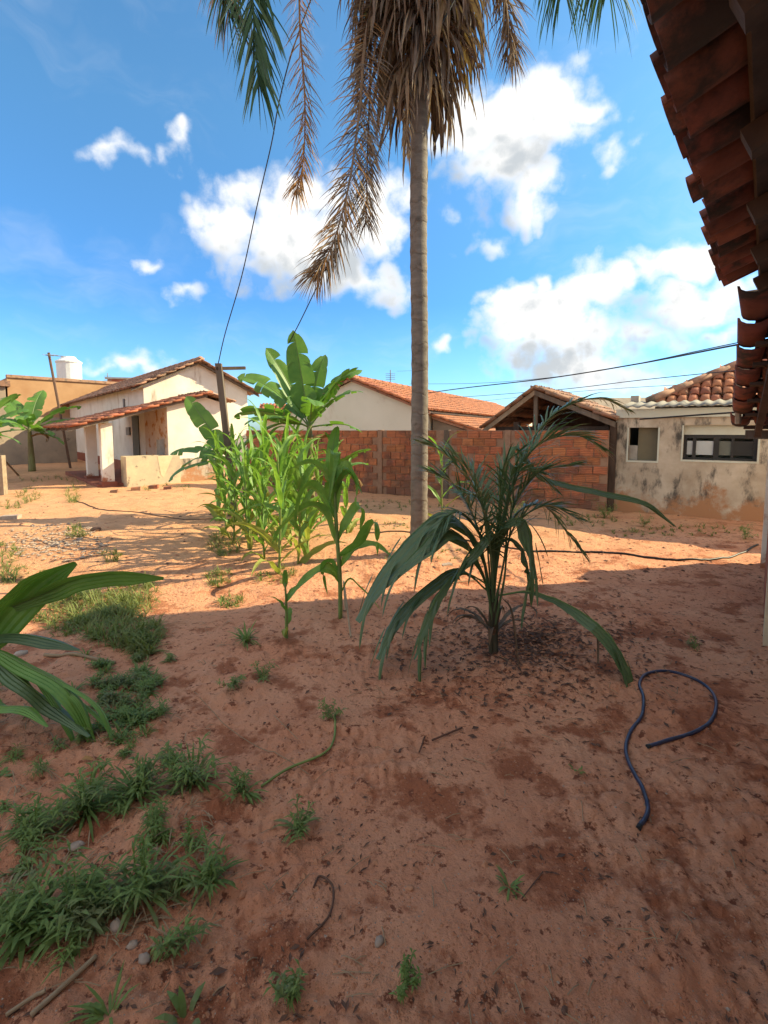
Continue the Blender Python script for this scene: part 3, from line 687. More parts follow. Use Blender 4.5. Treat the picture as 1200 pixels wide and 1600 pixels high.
mb = MB(); lathe(mb, (wtb.x, wtb.y, zt0-.6), [(R0*.9, 2.05), (R0*.6, 2.2), (R0*.55, 2.3), (0, 2.33)]); mb.build('lid', M['tank'], wt)
bx_ = P(168, 604, 36); rb = thing('building', 'distant red brick box room between water tank and old house roof', 'building', (bx_.x, bx_.y, 0))
mb = MB(); box(mb, V((bx_.x, bx_.y, 0)), V((1.9, .4, 0)), V((-.4, 2, 0)), V((0, 0, P(168, 592, 36).z))); mb.build('wall', M['plinth'], rb)
mb = MB(); box(mb, V((bx_.x-.1, bx_.y-.1, P(168, 592, 36).z+.002)), V((2.1, .45, 0)), V((-.4, 2.2, 0)), V((0, 0, .12))); mb.build('roof', M['cement'], rb)
# grey garden wall behind the left banana
gA = P(-160, 700, 20); gA.z = 0; gB = P(120, 700, 25); gB.z = 0; gdv = (gB-gA).normalized()
gw = MB(); box(gw, gA, gB-gA, V((gdv.y, -gdv.x, 0))*-.2, V((0, 0, P(60, 650, 22).z)))
o = gw.build('garden_wall', M['grey_wall']); o['label'] = 'dark grey cement garden wall behind the left banana plant'; o['category'] = 'wall'
# ridge of roofs far behind
fh = P(415, 700, 27); fh.z = 0
f2 = thing('house', 'far house with orange roof glimpsed between old house and banana', 'house', fh)
mb = MB(); box(mb, fh, V((3.2, .5, 0)), V((-.6, 4, 0)), V((0, 0, P(415, 655, 27).z))); mb.build('wall', M['far_wall'], f2)
e_ = V((3.2, .5, 0)).normalized(); o = fh-e_*.3+V((.05, -.35, P(415, 655, 27).z-.1)); s_ = (V((-.15, 1, 0)).normalized()*.9+V((0, 0, .45))).normalized()
tile_roof(f2, o, e_, s_, 18, 6, M['tile_bright'], names=('tile', 'roof_tiles'))
fp = P(880, 655, 30)
f3 = thing('house', 'distant grey roofed house seen between shed and outbuilding', 'house', (fp.x+8, fp.y, 0))
mb = MB(); box(mb, V((fp.x+1, fp.y, 0)), V((9, -2, 0)), V((1, 5, 0)), V((0, 0, P(940, 642, 30).z))); mb.build('wall', M['far_wall'], f3)
mb = MB(); a = V((fp.x+.8, fp.y-.4, P(940, 642, 30).z+.01)); prism(mb, [a, a+V((1.4, 5.8, 0)), a+V((.6, 2.8, .9))], V((9.4, -2.1, 0))); mb.build('roof', M['grey_wall'], f3)

# ================================================================== leaf makers
def ribbon(mb, pts, width, fold=.25, cross=4, pleat=0.0, wav=0.0, roll=0.0, tear=0, rs=None, prof=None):
    """long leaf blade along pts. width: max half width; prof(x): width profile; tear: number of splits"""
    rs = rs or RND; n = len(pts)
    prof = prof or (lambda x: min(1, (x*5+.25))*(1-x**3)**.8)
    ph = rs.uniform(0, 6)
    rows = []
    for i_, p in enumerate(pts):
        t = (pts[min(i_+1, n-1)]-pts[max(i_-1, 0)]).normalized()
        s, u = frame(t)
        s, u = s*math.cos(roll)+u*math.sin(roll), u*math.cos(roll)-s*math.sin(roll)
        x = i_/(n-1); w = width*max(prof(x), .02); row = []
        for k in range(-cross, cross+1):
            q = k/cross
            h = abs(q)*fold*w+(pleat*w*(1 if k % 2 else -1))+wav*w*math.sin(x*22+ph+(2 if q > 0 else 0))*q*q
            row.append(p+s*(q*w)+u*h)
        rows.append((row, t, s, u))
    nc = 2*cross+1
    if not tear:
        mb.add([v for r in rows for v in r[0]], [(a*nc+b, a*nc+b+1, (a+1)*nc+b+1, (a+1)*nc+b) for a in range(n-1) for b in range(nc-1)])
    else:                                # torn: every strip from the midrib outwards bends by itself
        groups = []; 
        for side in (-1, 1):
            a = 0
            while a < n-1:
                ln = rs.randint(1, 3) if rs.random() < tear/10 else rs.randint(3, 7)
                b = min(a+ln, n-1); drop = rs.uniform(.0, .55); tw = rs.uniform(-.2, .25)
                vs = []
                for i_ in range(a, b+1):
                    row, t, s, u = rows[i_]; wloc = (row[cross]-row[0]).length
                    ks = range(cross, nc) if side > 0 else range(cross, -1, -1)
                    for k in ks:
                        q = abs(k-cross)/cross
                        shrink = 1-.10*q*(1 if i_ in (a, b) else 0)
                        pt = rows[i_][0][cross].lerp(row[k], shrink)
                        pt = pt+V((0, 0, -1))*drop*wloc*q*q+t*tw*wloc*q*.6
                        vs.append(pt)
                m_ = cross+1
                mb.add(vs, [(r_*m_+c_, r_*m_+c_+1, (r_+1)*m_+c_+1, (r_+1)*m_+c_) for r_ in range(b-a) for c_ in range(m_-1)])
                a = b
def arc_leaf(base, az, el, L, droop, n=14, wob=.04, rs=None):
    """centre line: starts at elevation el, bends down under its weight"""
    rs = rs or RND; pts = [V(base)]; e = el; a = az; st = L/(n-1)
    for i_ in range(n-1):
        x = i_/(n-1); e -= droop*(x**1.3)*2.3/(n-1); a += rs.uniform(-wob, wob)
        pts.append(pts[-1]+V((math.cos(a)*math.cos(e), math.sin(a)*math.cos(e), math.sin(e)))*st)
    return pts
def frond(parent, pts, llen, mats, n=60, width=.02, grav=.5, spread=1.0, start=.12, name='frond', rw=.018, side_bias=0, tipf=.35, jit=.18, rs=None, label=None, side=None):
    """pinnate palm leaf; rachis along pts, leaflets both sides"""
    rs = rs or RND; mb = MB(); c = curve(pts, 40)
    tube(mb, c, [rw*(1-.75*i_/39) for i_ in range(40)], 5)
    for k in range(n):
        x = start+(1-start)*(k+rs.uniform(-.3, .3))/(n-1); x = min(max(x, 0), 1)
        f = x*39; i_ = min(int(f), 38); p = c[i_].lerp(c[i_+1], f-i_); t = (c[i_+1]-c[i_]).normalized(); s, u = frame(t)
        if side is not None:
            s = (side-t*side.dot(t)).normalized(); u = s.cross(t); aa = rs.uniform(-.7, .7); s, u = s*math.cos(aa)+u*math.sin(aa), u*math.cos(aa)-s*math.sin(aa)
        L = llen*(math.sin(math.pi*min(1, (x*(.80 if side is None else .62)+.14)))**.6)*(tipf if x > .985 else 1)*rs.uniform(.8, 1.12)
        for sd in (-1, 1):
            if rs.random() < .04: continue
            mb.mi = rs.randrange(len(mats))
            d = (t*(.55+x*.7)+s*sd*spread*(1-.45*x)+u*rs.uniform(-.15, .35)+V((rs.uniform(-jit, jit),)*1+(rs.uniform(-jit, jit), rs.uniform(-jit, jit)))).normalized()
            pp = p.copy(); vs = []; m_ = 5
            for q in range(m_):
                xx = q/(m_-1); wv = width*(.35 if q == 0 else (1-xx)**.6 if xx > .4 else 1)
                ns = d.cross(t); 
                if ns.length < 1e-3: ns = V((0, 0, 1))
                ns = ns.normalized(); wd_ = d.cross(ns).normalized()
                wd_ = (wd_*.8+ns*.6*sd).normalized()
                if q == m_-1: vs += [pp, pp]
                else: vs += [pp-wd_*wv*.5, pp+wd_*wv*.5]
                d = (d+V((0, 0, -1))*grav*(.25+xx)*.55).normalized(); pp = pp+d*(L/(m_-1))
            mb.add(vs, [(2*q, 2*q+1, 2*q+3, 2*q+2) for q in range(m_-1)])
    o = mb.build(name, mats, parent)
    if label: o['label'] = label
    return o

# ================================================================== tall palm
TB = GG(655, 868); TY = TB.y
pt = thing('palm_tree', 'tall palm with slender ringed trunk and shaggy skirt of dead fronds', 'palm tree', TB)
axis = curve([TB+V((0, 0, -.1)), P(655, 760, TY), P(656, 560, TY), P(654, 380, TY), P(655, 200, TY), P(655, 40, TY), P(655, -130, TY)], 130)
rr_ = []
for i_, p in enumerate(axis):
    x = i_/129; r = .108+.055*math.exp(-x*26)-.012*x*.6
    if i_ % 3 == 0: r *= 1.05
    rr_.append(r*(1+.03*vnoise(i_*.23, 0, 3)))
mb = MB(); tube(mb, axis, rr_, 20); mb.build('trunk', M['trunk'], pt, smooth=True)
top = axis[-1].copy()
def cut(z): return min(axis, key=lambda p: abs(p.z-z))
# skirt of dead leaf bases and blades: those that show largest as parts, the rest joined
def dead_blade(mb, z, az, r0, L, w_, flare):
    c = cut(z); o_ = V((math.cos(az), math.sin(az), 0)); p = V((c.x, c.y, z))+o_*r0
    d = (o_*flare+V((0, 0, .5 if flare > .6 else -.1))).normalized(); pts = [p]; n_ = 8
    for k in range(n_-1):
        d = (d+V((0, 0, -1))*.55+V((U(-.2, .2), U(-.2, .2), U(-.05, .12)))).normalized(); pts.append(pts[-1]+d*L/(n_-1))
    t_ = U(-.9, .9)
    ribbon(mb, pts, w_, fold=U(.4, 1.1), cross=1, roll=t_, wav=.1, prof=lambda x: (.55+.6*x if x < .55 else .9)*(1-x**3)+.02)
mats_d = [M['dead1'], M['dead2'], M['dead3']]
zs0 = P(655, 190, TY).z
for k in range(170):
    mb = MB(); f = U(0, 1); z = zs0+.48+f*1.9
    dead_blade(mb, z, U(0, 6.283), .12+.10*f, U(.55, 1.05)+.35*f, U(.025, .07), .35+1.35*f*U(.4, 1.3))
    mb.build('dead_leaf', mats_d[k % 3], pt)
mb = MB()
for k in range(650):
    mb.mi = RND.randrange(3); f = U(0, 1)**.8; z = zs0+.36+f*2.0
    dead_blade(mb, z, U(0, 6.283), .10+.12*f, U(.35, 1.2)+.4*f, U(.005, .03), .3+1.4*f*U(.4, 1.2))
mb.build('dead_leaf_fibres', mats_d, pt, kind='stuff')
# crown of living fronds, mostly above the frame
crown = top+V((0, 0, .15))
for k in range(15):
    az = k*2*math.pi/15+U(-.15, .15)
    if 0.6 < (az % 6.283) < 0.0: continue
    el = U(.5, 1.25); L = U(2.9, 3.5)
    pts = arc_leaf(crown, az, el, L, U(.75, 1.0), n=7)
    frond(pt, pts, .62, [M['frond']], n=70, width=.034, grav=.75, spread=1.0, name='frond', rw=.03)
TC = crown
frond(pt, [TC, P(520, -330, TY-.3), P(420, -240, TY-.5), P(392, -80, TY-.6), P(396, 20, TY-.6), P(404, 130, TY-.6)], .8, [M['frond'], M['frond'], M['coco']], n=130, width=.042, grav=.4, spread=.85, side=V((1, 0, 0)), name='frond', rw=.03)
frond(pt, [TC, P(420, -320, TY-.1), P(350, -180, TY-.2), P(345, -60, TY-.2), P(358, 20, TY-.2)], .7, [M['frond'], M['dead1']], n=120, width=.038, grav=.5, spread=.9, side=V((1, 0, 0)), name='frond', rw=.03)
frond(pt, [TC, P(780, -330, TY-.2), P(880, -250, TY-.3), P(930, -120, TY-.3), P(950, -25, TY-.3)], 1.0, [M['frond']], n=90, width=.034, grav=.7, spread=1.2, side=V((1, 0, 0)), name='frond', rw=.03)
frond(pt, [TC, P(760, -300, TY+.6), P(830, -200, TY+.8), P(865, -90, TY+.8), P(880, -20, TY+.8)], 1.0, [M['frond']], n=80, width=.034, grav=.7, spread=1.2, side=V((1, 0, 0)), name='frond', rw=.03)
# dead fronds hanging clear of the skirt
frond(pt, [TC, P(540, -260, TY+.3), P(475, -150, TY+.3), P(468, 20, TY+.3), P(476, 150, TY+.3), P(474, 250, TY+.3), P(462, 300, TY+.3)], .42, [M['dead4'], M['dead1'], M['dead4']], n=210, width=.019, grav=.4, spread=1.1, jit=.42, side=V((1, 0, 0)), name='dead_frond', rw=.022, label='orange brown dead frond hanging straight down')
frond(pt, [P(620, -60, TY-.2), P(575, 40, TY-.3), P(562, 170, TY-.3), P(545, 290, TY-.3), P(520, 380, TY-.3), P(492, 430, TY-.3)], .5, [M['dead1'], M['dead4'], M['dead1'], M['dead2']], n=250, width=.019, grav=.4, spread=1.15, jit=.42, side=V((1, 0, 0)), name='dead_frond', rw=.022, label='longest drooping dead frond')
frond(pt, [P(630, -50, TY-.1), P(585, 30, TY-.2), P(578, 150, TY-.2), P(574, 250, TY-.2), P(572, 350, TY-.2)], .45, [M['dead2'], M['dead1'], M['dead3']], n=210, width=.019, grav=.4, spread=1.1, jit=.42, side=V((1, 0, 0)), name='dead_frond', rw=.022)
frond(pt, [P(690, -120, TY-.1), P(745, -60, TY), P(785, -20, TY), P(795, 40, TY), P(803, 90, TY)], .5, [M['dead2'], M['dead1']], n=160, width=.019, grav=.5, spread=.8, jit=.42, side=V((1, 0, 0)), name='dead_frond', rw=.02)
frond(pt, [P(670, 0, TY-.2), P(700, 30, TY-.3), P(728, 70, TY-.3), P(752, 108, TY-.3)], .12, [M['dead2']], n=20, width=.03, grav=.5, spread=.4, jit=.42, side=V((1, 0, 0)), name='dead_frond', rw=.022)
frond(pt, [P(600, -100, TY+.1), P(560, 0, TY+.1), P(556, 90, TY+.1), P(562, 170, TY+.1)], .3, [M['dead1'], M['dead3']], n=80, width=.02, grav=.9, spread=.8, jit=.42, side=V((1, 0, 0)), name='dead_frond', rw=.02)
frond(pt, [P(650, 60, TY-.25), P(640, 130, TY-.3), P(636, 190, TY-.3), P(636, 240, TY-.25)], .22, [M['dead1'], M['dead3']], n=60, width=.012, grav=.9, spread=.7, jit=.42, side=V((1, 0, 0)), name='dead_frond', rw=.014)

# ================================================================== young coconut palm in the shade
CBs = GG(770, 1018); CY = CBs.y
cp_ = thing('young_palm', 'knee-high young coconut palm with dark drooping fronds on the shaded soil', 'palm', CBs)
def Q(px, py, dy=0): return P(px, py, CY+dy)
mb = MB()
for (x_, top_) in ((0, 900), (-5, 915), (6, 925), (10, 950)):
    tube(mb, curve([CBs+V((x_*.002, -abs(x_)*.002, -.05)), Q(769+x_*.6, 980), Q(772+x_, top_)], 8), [.02, .02, .018, .017, .015, .013, .011, .008], 8)
mb.build('stem', M['coco_stem'], cp_, smooth=True)
def coco_blade(pts, wd, tipsplit=True, mat='coco', roll=0, name='leaf', label=None):
    mb = MB(); c = curve(pts, 26)
    for q_ in range(1, 26): c[q_] += V((U(-1, 1), U(-1, 1), U(-1, 1)))*.004
    mb.mi = 1; tube(mb, c[:24], [.007*(1-i_/28) for i_ in range(24)], 5)
    mb.mi = 0; ribbon(mb, c, wd, fold=-.55, cross=6, pleat=.035, roll=roll, prof=lambda x: (.12+2.0*max(0, x-.12) if x < .5 else .9)*(1 if x < .72 else max(.02, 1-(x-.72)*2.6)))
    if tipsplit:
        for k in range(5):
            i0 = 15+k*2; p = c[i0]; s, u = frame((c[i0]-c[i0-1]).normalized()); sd = 1 if k % 2 else -1
            d = (c[i0]-c[i0-1]).normalized(); ps = [p+s*sd*wd*.5]
            for q in range(7): d = (d+V((0, 0, -.22))+s*sd*.05).normalized(); ps.append(ps[-1]+d*U(.035, .055))
            ribbon(mb, ps, .014, fold=-.4, cross=1)
    mb.build(name, [M[mat], M['rib']], cp_, **({'label': label} if label else {}))
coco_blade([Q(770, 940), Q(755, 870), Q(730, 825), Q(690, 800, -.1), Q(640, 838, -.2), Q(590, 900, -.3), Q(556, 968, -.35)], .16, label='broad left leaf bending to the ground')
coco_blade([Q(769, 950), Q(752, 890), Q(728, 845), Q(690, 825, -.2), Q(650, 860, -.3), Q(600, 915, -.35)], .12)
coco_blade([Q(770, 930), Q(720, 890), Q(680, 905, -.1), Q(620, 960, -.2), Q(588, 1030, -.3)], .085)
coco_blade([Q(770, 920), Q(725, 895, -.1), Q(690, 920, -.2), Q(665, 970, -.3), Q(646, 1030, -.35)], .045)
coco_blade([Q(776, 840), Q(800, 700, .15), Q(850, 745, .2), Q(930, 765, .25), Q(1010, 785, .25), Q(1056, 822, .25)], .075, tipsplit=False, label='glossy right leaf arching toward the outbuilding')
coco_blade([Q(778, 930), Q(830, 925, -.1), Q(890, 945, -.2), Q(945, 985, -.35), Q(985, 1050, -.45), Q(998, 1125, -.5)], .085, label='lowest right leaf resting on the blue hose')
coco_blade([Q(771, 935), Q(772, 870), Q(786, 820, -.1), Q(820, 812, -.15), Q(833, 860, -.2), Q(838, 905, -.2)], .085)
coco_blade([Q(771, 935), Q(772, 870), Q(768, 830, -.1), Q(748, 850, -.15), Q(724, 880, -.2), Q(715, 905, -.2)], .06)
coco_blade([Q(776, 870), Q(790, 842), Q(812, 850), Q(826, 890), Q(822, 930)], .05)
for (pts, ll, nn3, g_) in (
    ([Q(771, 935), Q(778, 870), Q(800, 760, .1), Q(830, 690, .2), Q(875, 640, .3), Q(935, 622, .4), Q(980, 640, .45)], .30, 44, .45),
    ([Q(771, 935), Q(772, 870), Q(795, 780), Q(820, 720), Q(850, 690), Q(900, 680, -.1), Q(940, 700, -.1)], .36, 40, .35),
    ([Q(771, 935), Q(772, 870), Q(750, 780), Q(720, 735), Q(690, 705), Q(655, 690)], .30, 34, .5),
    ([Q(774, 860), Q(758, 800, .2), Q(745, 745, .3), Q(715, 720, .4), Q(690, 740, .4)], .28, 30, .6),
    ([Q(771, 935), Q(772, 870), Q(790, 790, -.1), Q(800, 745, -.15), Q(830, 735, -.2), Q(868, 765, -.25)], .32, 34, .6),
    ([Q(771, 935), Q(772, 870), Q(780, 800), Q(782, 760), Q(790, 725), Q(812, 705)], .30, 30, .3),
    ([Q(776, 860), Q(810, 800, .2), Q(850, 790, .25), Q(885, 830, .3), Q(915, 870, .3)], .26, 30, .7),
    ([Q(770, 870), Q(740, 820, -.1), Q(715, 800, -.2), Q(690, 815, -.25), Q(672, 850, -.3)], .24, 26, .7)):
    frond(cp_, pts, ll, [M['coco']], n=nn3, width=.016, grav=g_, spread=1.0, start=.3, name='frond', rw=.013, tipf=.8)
for (x1, y1, x2, y2, x3, y3, dz_, ll, nn3, g_) in (
    (745, 820, 712, 760, 668, 735, -.1, .32, 26, .35), (755, 800, 735, 740, 700, 700, .25, .34, 26, .35), 
    (800, 800, 840, 740, 900, 725, -.15, .36, 30, .4), (800, 830, 850, 790, 905, 810, -.1, .32, 26, .5),
    (762, 830, 748, 780, 722, 770, -.35, .28, 22, .5)):
    y0_ = 965+U(-25, 40)
    frond(cp_, [Q(770, y0_), Q((770+x1)/2+2, (y0_+y1)/2, dz_*.3), Q(x1, y1, dz_*.6), Q(x2, y2, dz_), Q(x3, y3, dz_*1.3)], ll, [M['coco']], n=nn3+6, width=.014, grav=g_*.7, spread=U(.9, 1.2), start=.36, name='frond', rw=.010, tipf=.8, jit=.25)
for k in range(9):
    a = U(0, 6.283); pts = arc_leaf(CBs+V((0, 0, .12)), a, .9, U(.35, .6), 2.6, n=10); mb = MB(); ribbon(mb, pts, U(.01, .03), fold=.6, cross=2, wav=.3); mb.build('dead_leaf', M[RND.choice(('dead1', 'dead2', 'dead3'))], cp_)
for (a, b, c_) in (((785, 935), (800, 960), (812, 1058)), ((905, 948), (932, 985), (934, 1060)), ((960, 1010), (968, 1050), (964, 1105))):
    mb = MB(); ribbon(mb, curve([Q(*a, -.1), Q(*b, -.15), Q(*c_, -.25)], 9), .012, fold=.4, cross=1); mb.build('dead_leaf', M['dead2'], cp_)

# ================================================================== maize
def maize(px, py, hgt, nl, label, group=None, seed=1, wid=.045, lean=(0, 0), dens=1.0, ydy=0):
    rs = random.Random(seed); b = GG(px, py)
    t = thing('corn_plant', label, 'corn plant', b, group)
    tp = b+V((lean[0], lean[1], hgt*.86)); c = curve([b+V((0, 0, -.04)), b.lerp(tp, .5)+V((rs.uniform(-.03, .03), 0, 0)), tp], 12)
    mb = MB(); tube(mb, c, [.016*(1-.6*i_/11) for i_ in range(12)], 7); mb.build('stalk', M['corn_stem'], t, smooth=True)
    az0 = rs.uniform(0, 6)
    for k in range(nl):
        f = (k+.6)/nl; p = c[int(f*11)]
        az = az0+(k % 2)*math.pi+rs.uniform(-.7, .7)
        L = hgt*rs.uniform(.42, .62)*(1-.25*abs(f-.5)); e = .75+.55*f+rs.uniform(-.1, .2)
        mb = MB(); ribbon(mb, arc_leaf(p, az, e, L, rs.uniform(1.1, 2.0), n=16, rs=rs), wid*(1.15-.3*f), roll=rs.uniform(-.9, .9), fold=.35, cross=2, wav=.22, rs=rs, prof=lambda x: min(1, x*4+.35)*(1-x**2.2)+.01)
        mb.build('leaf', M['corn_yellow'] if (f < .25 and rs.random() < .7) else M['corn'], t)
    return t
b0 = GG(532, 965)
fr = thing('corn_plant', 'tall single corn plant nearest to us in the sun with long curling leaves', 'corn plant', b0)
Yc = b0.y
def K(px, py, dy=0): return P(px, py, Yc+dy)
mb = MB(); tube(mb, curve([b0+V((0, 0, -.05)), K(531, 900), K(526, 830), K(523, 770), K(522, 730)], 16), [.019]*6+[.017]*4+[.014]*3+[.009]*3, 8); mb.build('stalk', M['corn_stem'], fr, smooth=True)
for (pts, wd_) in (
    ([K(524, 800), K(519, 750, .03), K(520, 712, 0), K(522, 716, -.05), K(514, 790, -.1)], .062),
    ([K(525, 815), K(500, 770), K(480, 760, -.05), K(466, 790, -.1), K(460, 830, -.1)], .05),
    ([K(526, 850), K(505, 800), K(480, 792), K(440, 825, -.1), K(425, 850, -.1)], .05),
    ([K(523, 780), K(535, 748), K(548, 742), K(556, 760), K(556, 800)], .05),
    ([K(527, 850), K(545, 810), K(560, 790, .05), K(566, 810, .1), K(560, 850, .1)], .04),
    ([K(530, 890), K(550, 862), K(575, 850), K(598, 858), K(620, 880)], .038),
    ([K(530, 870), K(560, 850, -.1), K(583, 815, -.15), K(588, 840, -.2), K(590, 868, -.2)], .045),
    ([K(531, 910), K(515, 890), K(490, 895), K(460, 925), K(445, 945)], .045),
    ([K(530, 900), K(518, 880), K(508, 880), K(505, 900), K(512, 930)], .035),
    ([K(532, 930), K(545, 905), K(560, 915), K(580, 935), K(596, 955)], .012),
    ([K(524, 760), K(530, 735), K(540, 728), K(552, 745), K(566, 772)], .045),
    ([K(524, 770), K(512, 745), K(500, 730), K(480, 722), K(450, 735)], .04)):
    mb = MB(); ribbon(mb, curve(pts, 18), wd_*1.25, roll=U(.5, 1.0)*RND.choice((-1, 1)), fold=.35, cross=3, wav=.2, prof=lambda x: min(1, x*4+.3)*(1-x**2.4)+.01); mb.build('leaf', M['corn'], fr)
mb = MB(); tube(mb, curve([GG(540, 958)+V((0, 0, .01)), GG(537, 935)+V((0, 0, .18)), GG(548, 998)+V((0, 0, .02))], 8), .008, 5); mb.build('root_stalk', M['straw'], fr)
s0_ = GG(447, 1000)
maize(447, 1000, .52, 5, 'small corn seedling with bent leaf in front of the tall one', seed=5, wid=.026)
corn_spots = [  # px, py, height, leaves
 (437, 895, 1.25, 11, 'corn plant at the front of the clump, foot in bare soil'), (415, 870, 1.2, 11, 'corn plant leaning left at the front edge of the clump'),
 (468, 880, 1.1, 10, 'corn plant just behind the tall single one'), (400, 845, 1.3, 11, 'corn'), (455, 850, 1.45, 12, 'corn'), (425, 830, 1.5, 12, 'corn'),
 (480, 835, 1.35, 11, 'corn'), (352, 835, 1.35, 12, 'corn plant standing left of the clump near the wooden pole'), (375, 822, 1.3, 12, 'corn'), (342, 815, 1.2, 11, 'corn'),
 (500, 815, 1.4, 11, 'corn'), (445, 805, 1.6, 12, 'corn'), (545, 835, 1.1, 10, 'small corn plant right of the clump beside the palm trunk'), (462, 800, 1.8, 12, 'corn'), (365, 845, 1.2, 10, 'corn'), (520, 800, 1.3, 10, 'corn'), (435, 862, 1.2, 11, 'corn'), (412, 812, 1.6, 12, 'corn'), (448, 838, 1.5, 13, 'corn'), (390, 855, 1.15, 12, 'corn'), (482, 868, 1.1, 11, 'corn'), (360, 800, 1.5, 12, 'corn'), (385, 838, 1.25, 11, 'corn'), (470, 855, 1.15, 11, 'corn'), (690, 815, 1.35, 9, 'pale corn plant right behind the palm trunk')]
for k, (px, py, hh, nl, lb) in enumerate(corn_spots):
    maize(px+U(-3, 3), py, hh*U(.95, 1.3), nl+RND.randint(-1, 3), lb if lb != 'corn' else 'green corn plant packed inside the clump below the banana', 'corn plants in the clump', seed=20+k, wid=U(.036, .054), lean=(U(-.1, .1), U(-.1, .1)))

# ================================================================== bananas
def banana(base, hgt, leaves, label, stemr=.09, group=None, seed=3, lean=(0, 0), extra=None, dry=2):
    rs = random.Random(seed); t = thing('banana_plant', label, 'banana plant', base, group)
    tp = base+V((lean[0], lean[1], hgt)); c = curve([base+V((0, 0, -.05)), base.lerp(tp, .5), tp], 10)
    mb = MB(); tube(mb, c, [stemr*(1-.55*i_/9) for i_ in range(10)], 12); mb.build('stem', M['banana_stem'], t, smooth=True)
    for (az, el, L, dr, wd_, tear, *ro_) in leaves:
        pts = arc_leaf(c[-1]+V((0, 0, -.05)), az, el, L, dr, n=26, wob=.015, rs=rs)
        mb = MB(); mb.mi = 1; tube(mb, pts, [.018*(1-.8*i_/25) for i_ in range(26)], 5); mb.mi = 0
        ribbon(mb, pts[3:], wd_, fold=.25, cross=4, roll=ro_[0] if ro_ else rs.uniform(-.5, .5), tear=tear, rs=rs, prof=lambda x: min(1, x*3.2+.12)*(1-x**5)**.6+.01)
        mb.build('leaf', [M['banana'], M['rib']], t)
    for k in range(dry):
        pts = arc_leaf(c[-3], rs.uniform(0, 6.28), .5, .9, 3.2, n=14, rs=rs)
        mb = MB(); ribbon(mb, pts, .07, fold=.9, cross=2, wav=.3, rs=rs); mb.build('dry_leaf', M['banana_old'], t)
    return t
pb = P(484, 700, 9.6); pb.z = 0
R = math.radians
banana(pb, 1.75, [(R(175), R(82), 1.9, .06, .25, 2, 1.3), (R(178), R(66), 1.75, .25, .22, 2, .9), (R(172), R(50), 1.8, .9, .26, 7, .6), (R(15), R(64), 1.6, .8, .2, 8), (R(60), R(78), 1.6, .5, .2, 8),
   (R(-20), R(50), 1.4, 1.2, .2, 8), (R(190), R(25), 1.5, 1.0, .25, 7), (R(-75), R(45), 1.3, 1.6, .22, 6), (R(30), R(62), 1.75, 1.0, .2, 9), (R(-140), R(20), 1.4, 1.1, .25, 6), (R(-10), R(10), 1.1, .9, .2, 7)],
   'tall banana plant with upright unfurled leaf rising above the corn clump', .11, seed=4, dry=4)
banana(pb+V((.45, -.5, 0)), .8, [(R(80), R(70), 1.1, .4, .12, 0), (R(-10), R(50), 1.0, .9, .13, 4), (R(190), R(45), 1.0, 1.0, .13, 4), (R(-70), R(60), .9, 1.4, .12, 2), (R(30), R(35), .9, 1.2, .12, 5)], 'small banana sucker with yellow-green leaves right of the tall banana', .05, seed=8, dry=3)
pb2 = P(358, 700, 9.3); pb2.z = 0
banana(pb2, 1.15, [(R(165), R(55), 1.5, .12, .19, 1, .9), (R(15), R(42), 1.25, .5, .17, 0), (R(185), R(20), 1.15, .9, .17, 5), (R(160), R(5), 1.2, .9, .16, 4), (R(-30), R(20), 1.0, 1.1, .17, 4), (R(-100), R(35), .9, 1.3, .15, 3), (R(200), R(-5), 1.2, .9, .15, 3)],
   'short banana plant left of the wooden pole with one long stiff leaf', .07, seed=6, dry=1)
pb3 = P(48, 700, 19.5); pb3.z = 0
banana(pb3, 1.7, [(R(95), R(70), 2.0, .7, .34, 5), (R(35), R(40), 2.1, .7, .33, 6), (R(8), R(22), 2.0, .8, .3, 6), (R(160), R(55), 2.1, .9, .36, 4), (R(185), R(25), 2.0, 1.0, .34, 4), (R(-30), R(10), 1.7, 1.0, .3, 5), (R(-60), R(40), 1.6, 1.5, .3, 4), (R(-100), R(25), 1.5, 1.3, .3, 4), (R(0), R(-10), 1.5, .8, .3, 3), (R(215), R(0), 1.5, .9, .3, 3)],
   'banana plant with broad leaves in front of the grey garden wall', .14, seed=9)
pb4 = P(-30, 700, 15.5); pb4.z = 0
banana(pb4, 1.5, [(R(60), R(62), 1.9, .8, .32, 4), (R(15), R(48), 1.7, 1.0, .3, 4), (R(-25), R(38), 1.5, 1.2, .3, 4), (R(-70), R(30), 1.5, 1.3, .28, 4), (R(120), R(50), 1.8, 1.0, .3, 4), (R(0), R(5), 1.3, 1.0, .26, 3)],
   'banana plant cut off by the left edge of the picture', .12, seed=12)

# ================================================================== young palm at the left edge
LP = V((-2.75, 2.7, 0)); LP.z = gz(LP.x, LP.y)
lp = thing('young_palm', 'bright green young palm reaching in from the left edge', 'palm', LP)
mb = MB(); tube(mb, curve([LP+V((0, 0, -.05)), LP+V((.02, 0, .2)), LP+V((.03, 0, .38))], 6), [.05, .045, .04, .035, .03, .02], 10); mb.build('stem', M['banana_stem'], lp, smooth=True)
def lblade(pts, wd_, mat='coco_sunlit', pf=None):
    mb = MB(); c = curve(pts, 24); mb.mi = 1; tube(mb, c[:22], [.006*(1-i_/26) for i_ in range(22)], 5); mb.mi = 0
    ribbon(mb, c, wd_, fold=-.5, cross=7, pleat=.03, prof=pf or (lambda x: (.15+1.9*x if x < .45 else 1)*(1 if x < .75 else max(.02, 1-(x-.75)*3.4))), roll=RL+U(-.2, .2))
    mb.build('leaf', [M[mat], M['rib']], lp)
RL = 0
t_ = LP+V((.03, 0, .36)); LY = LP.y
RL = .75
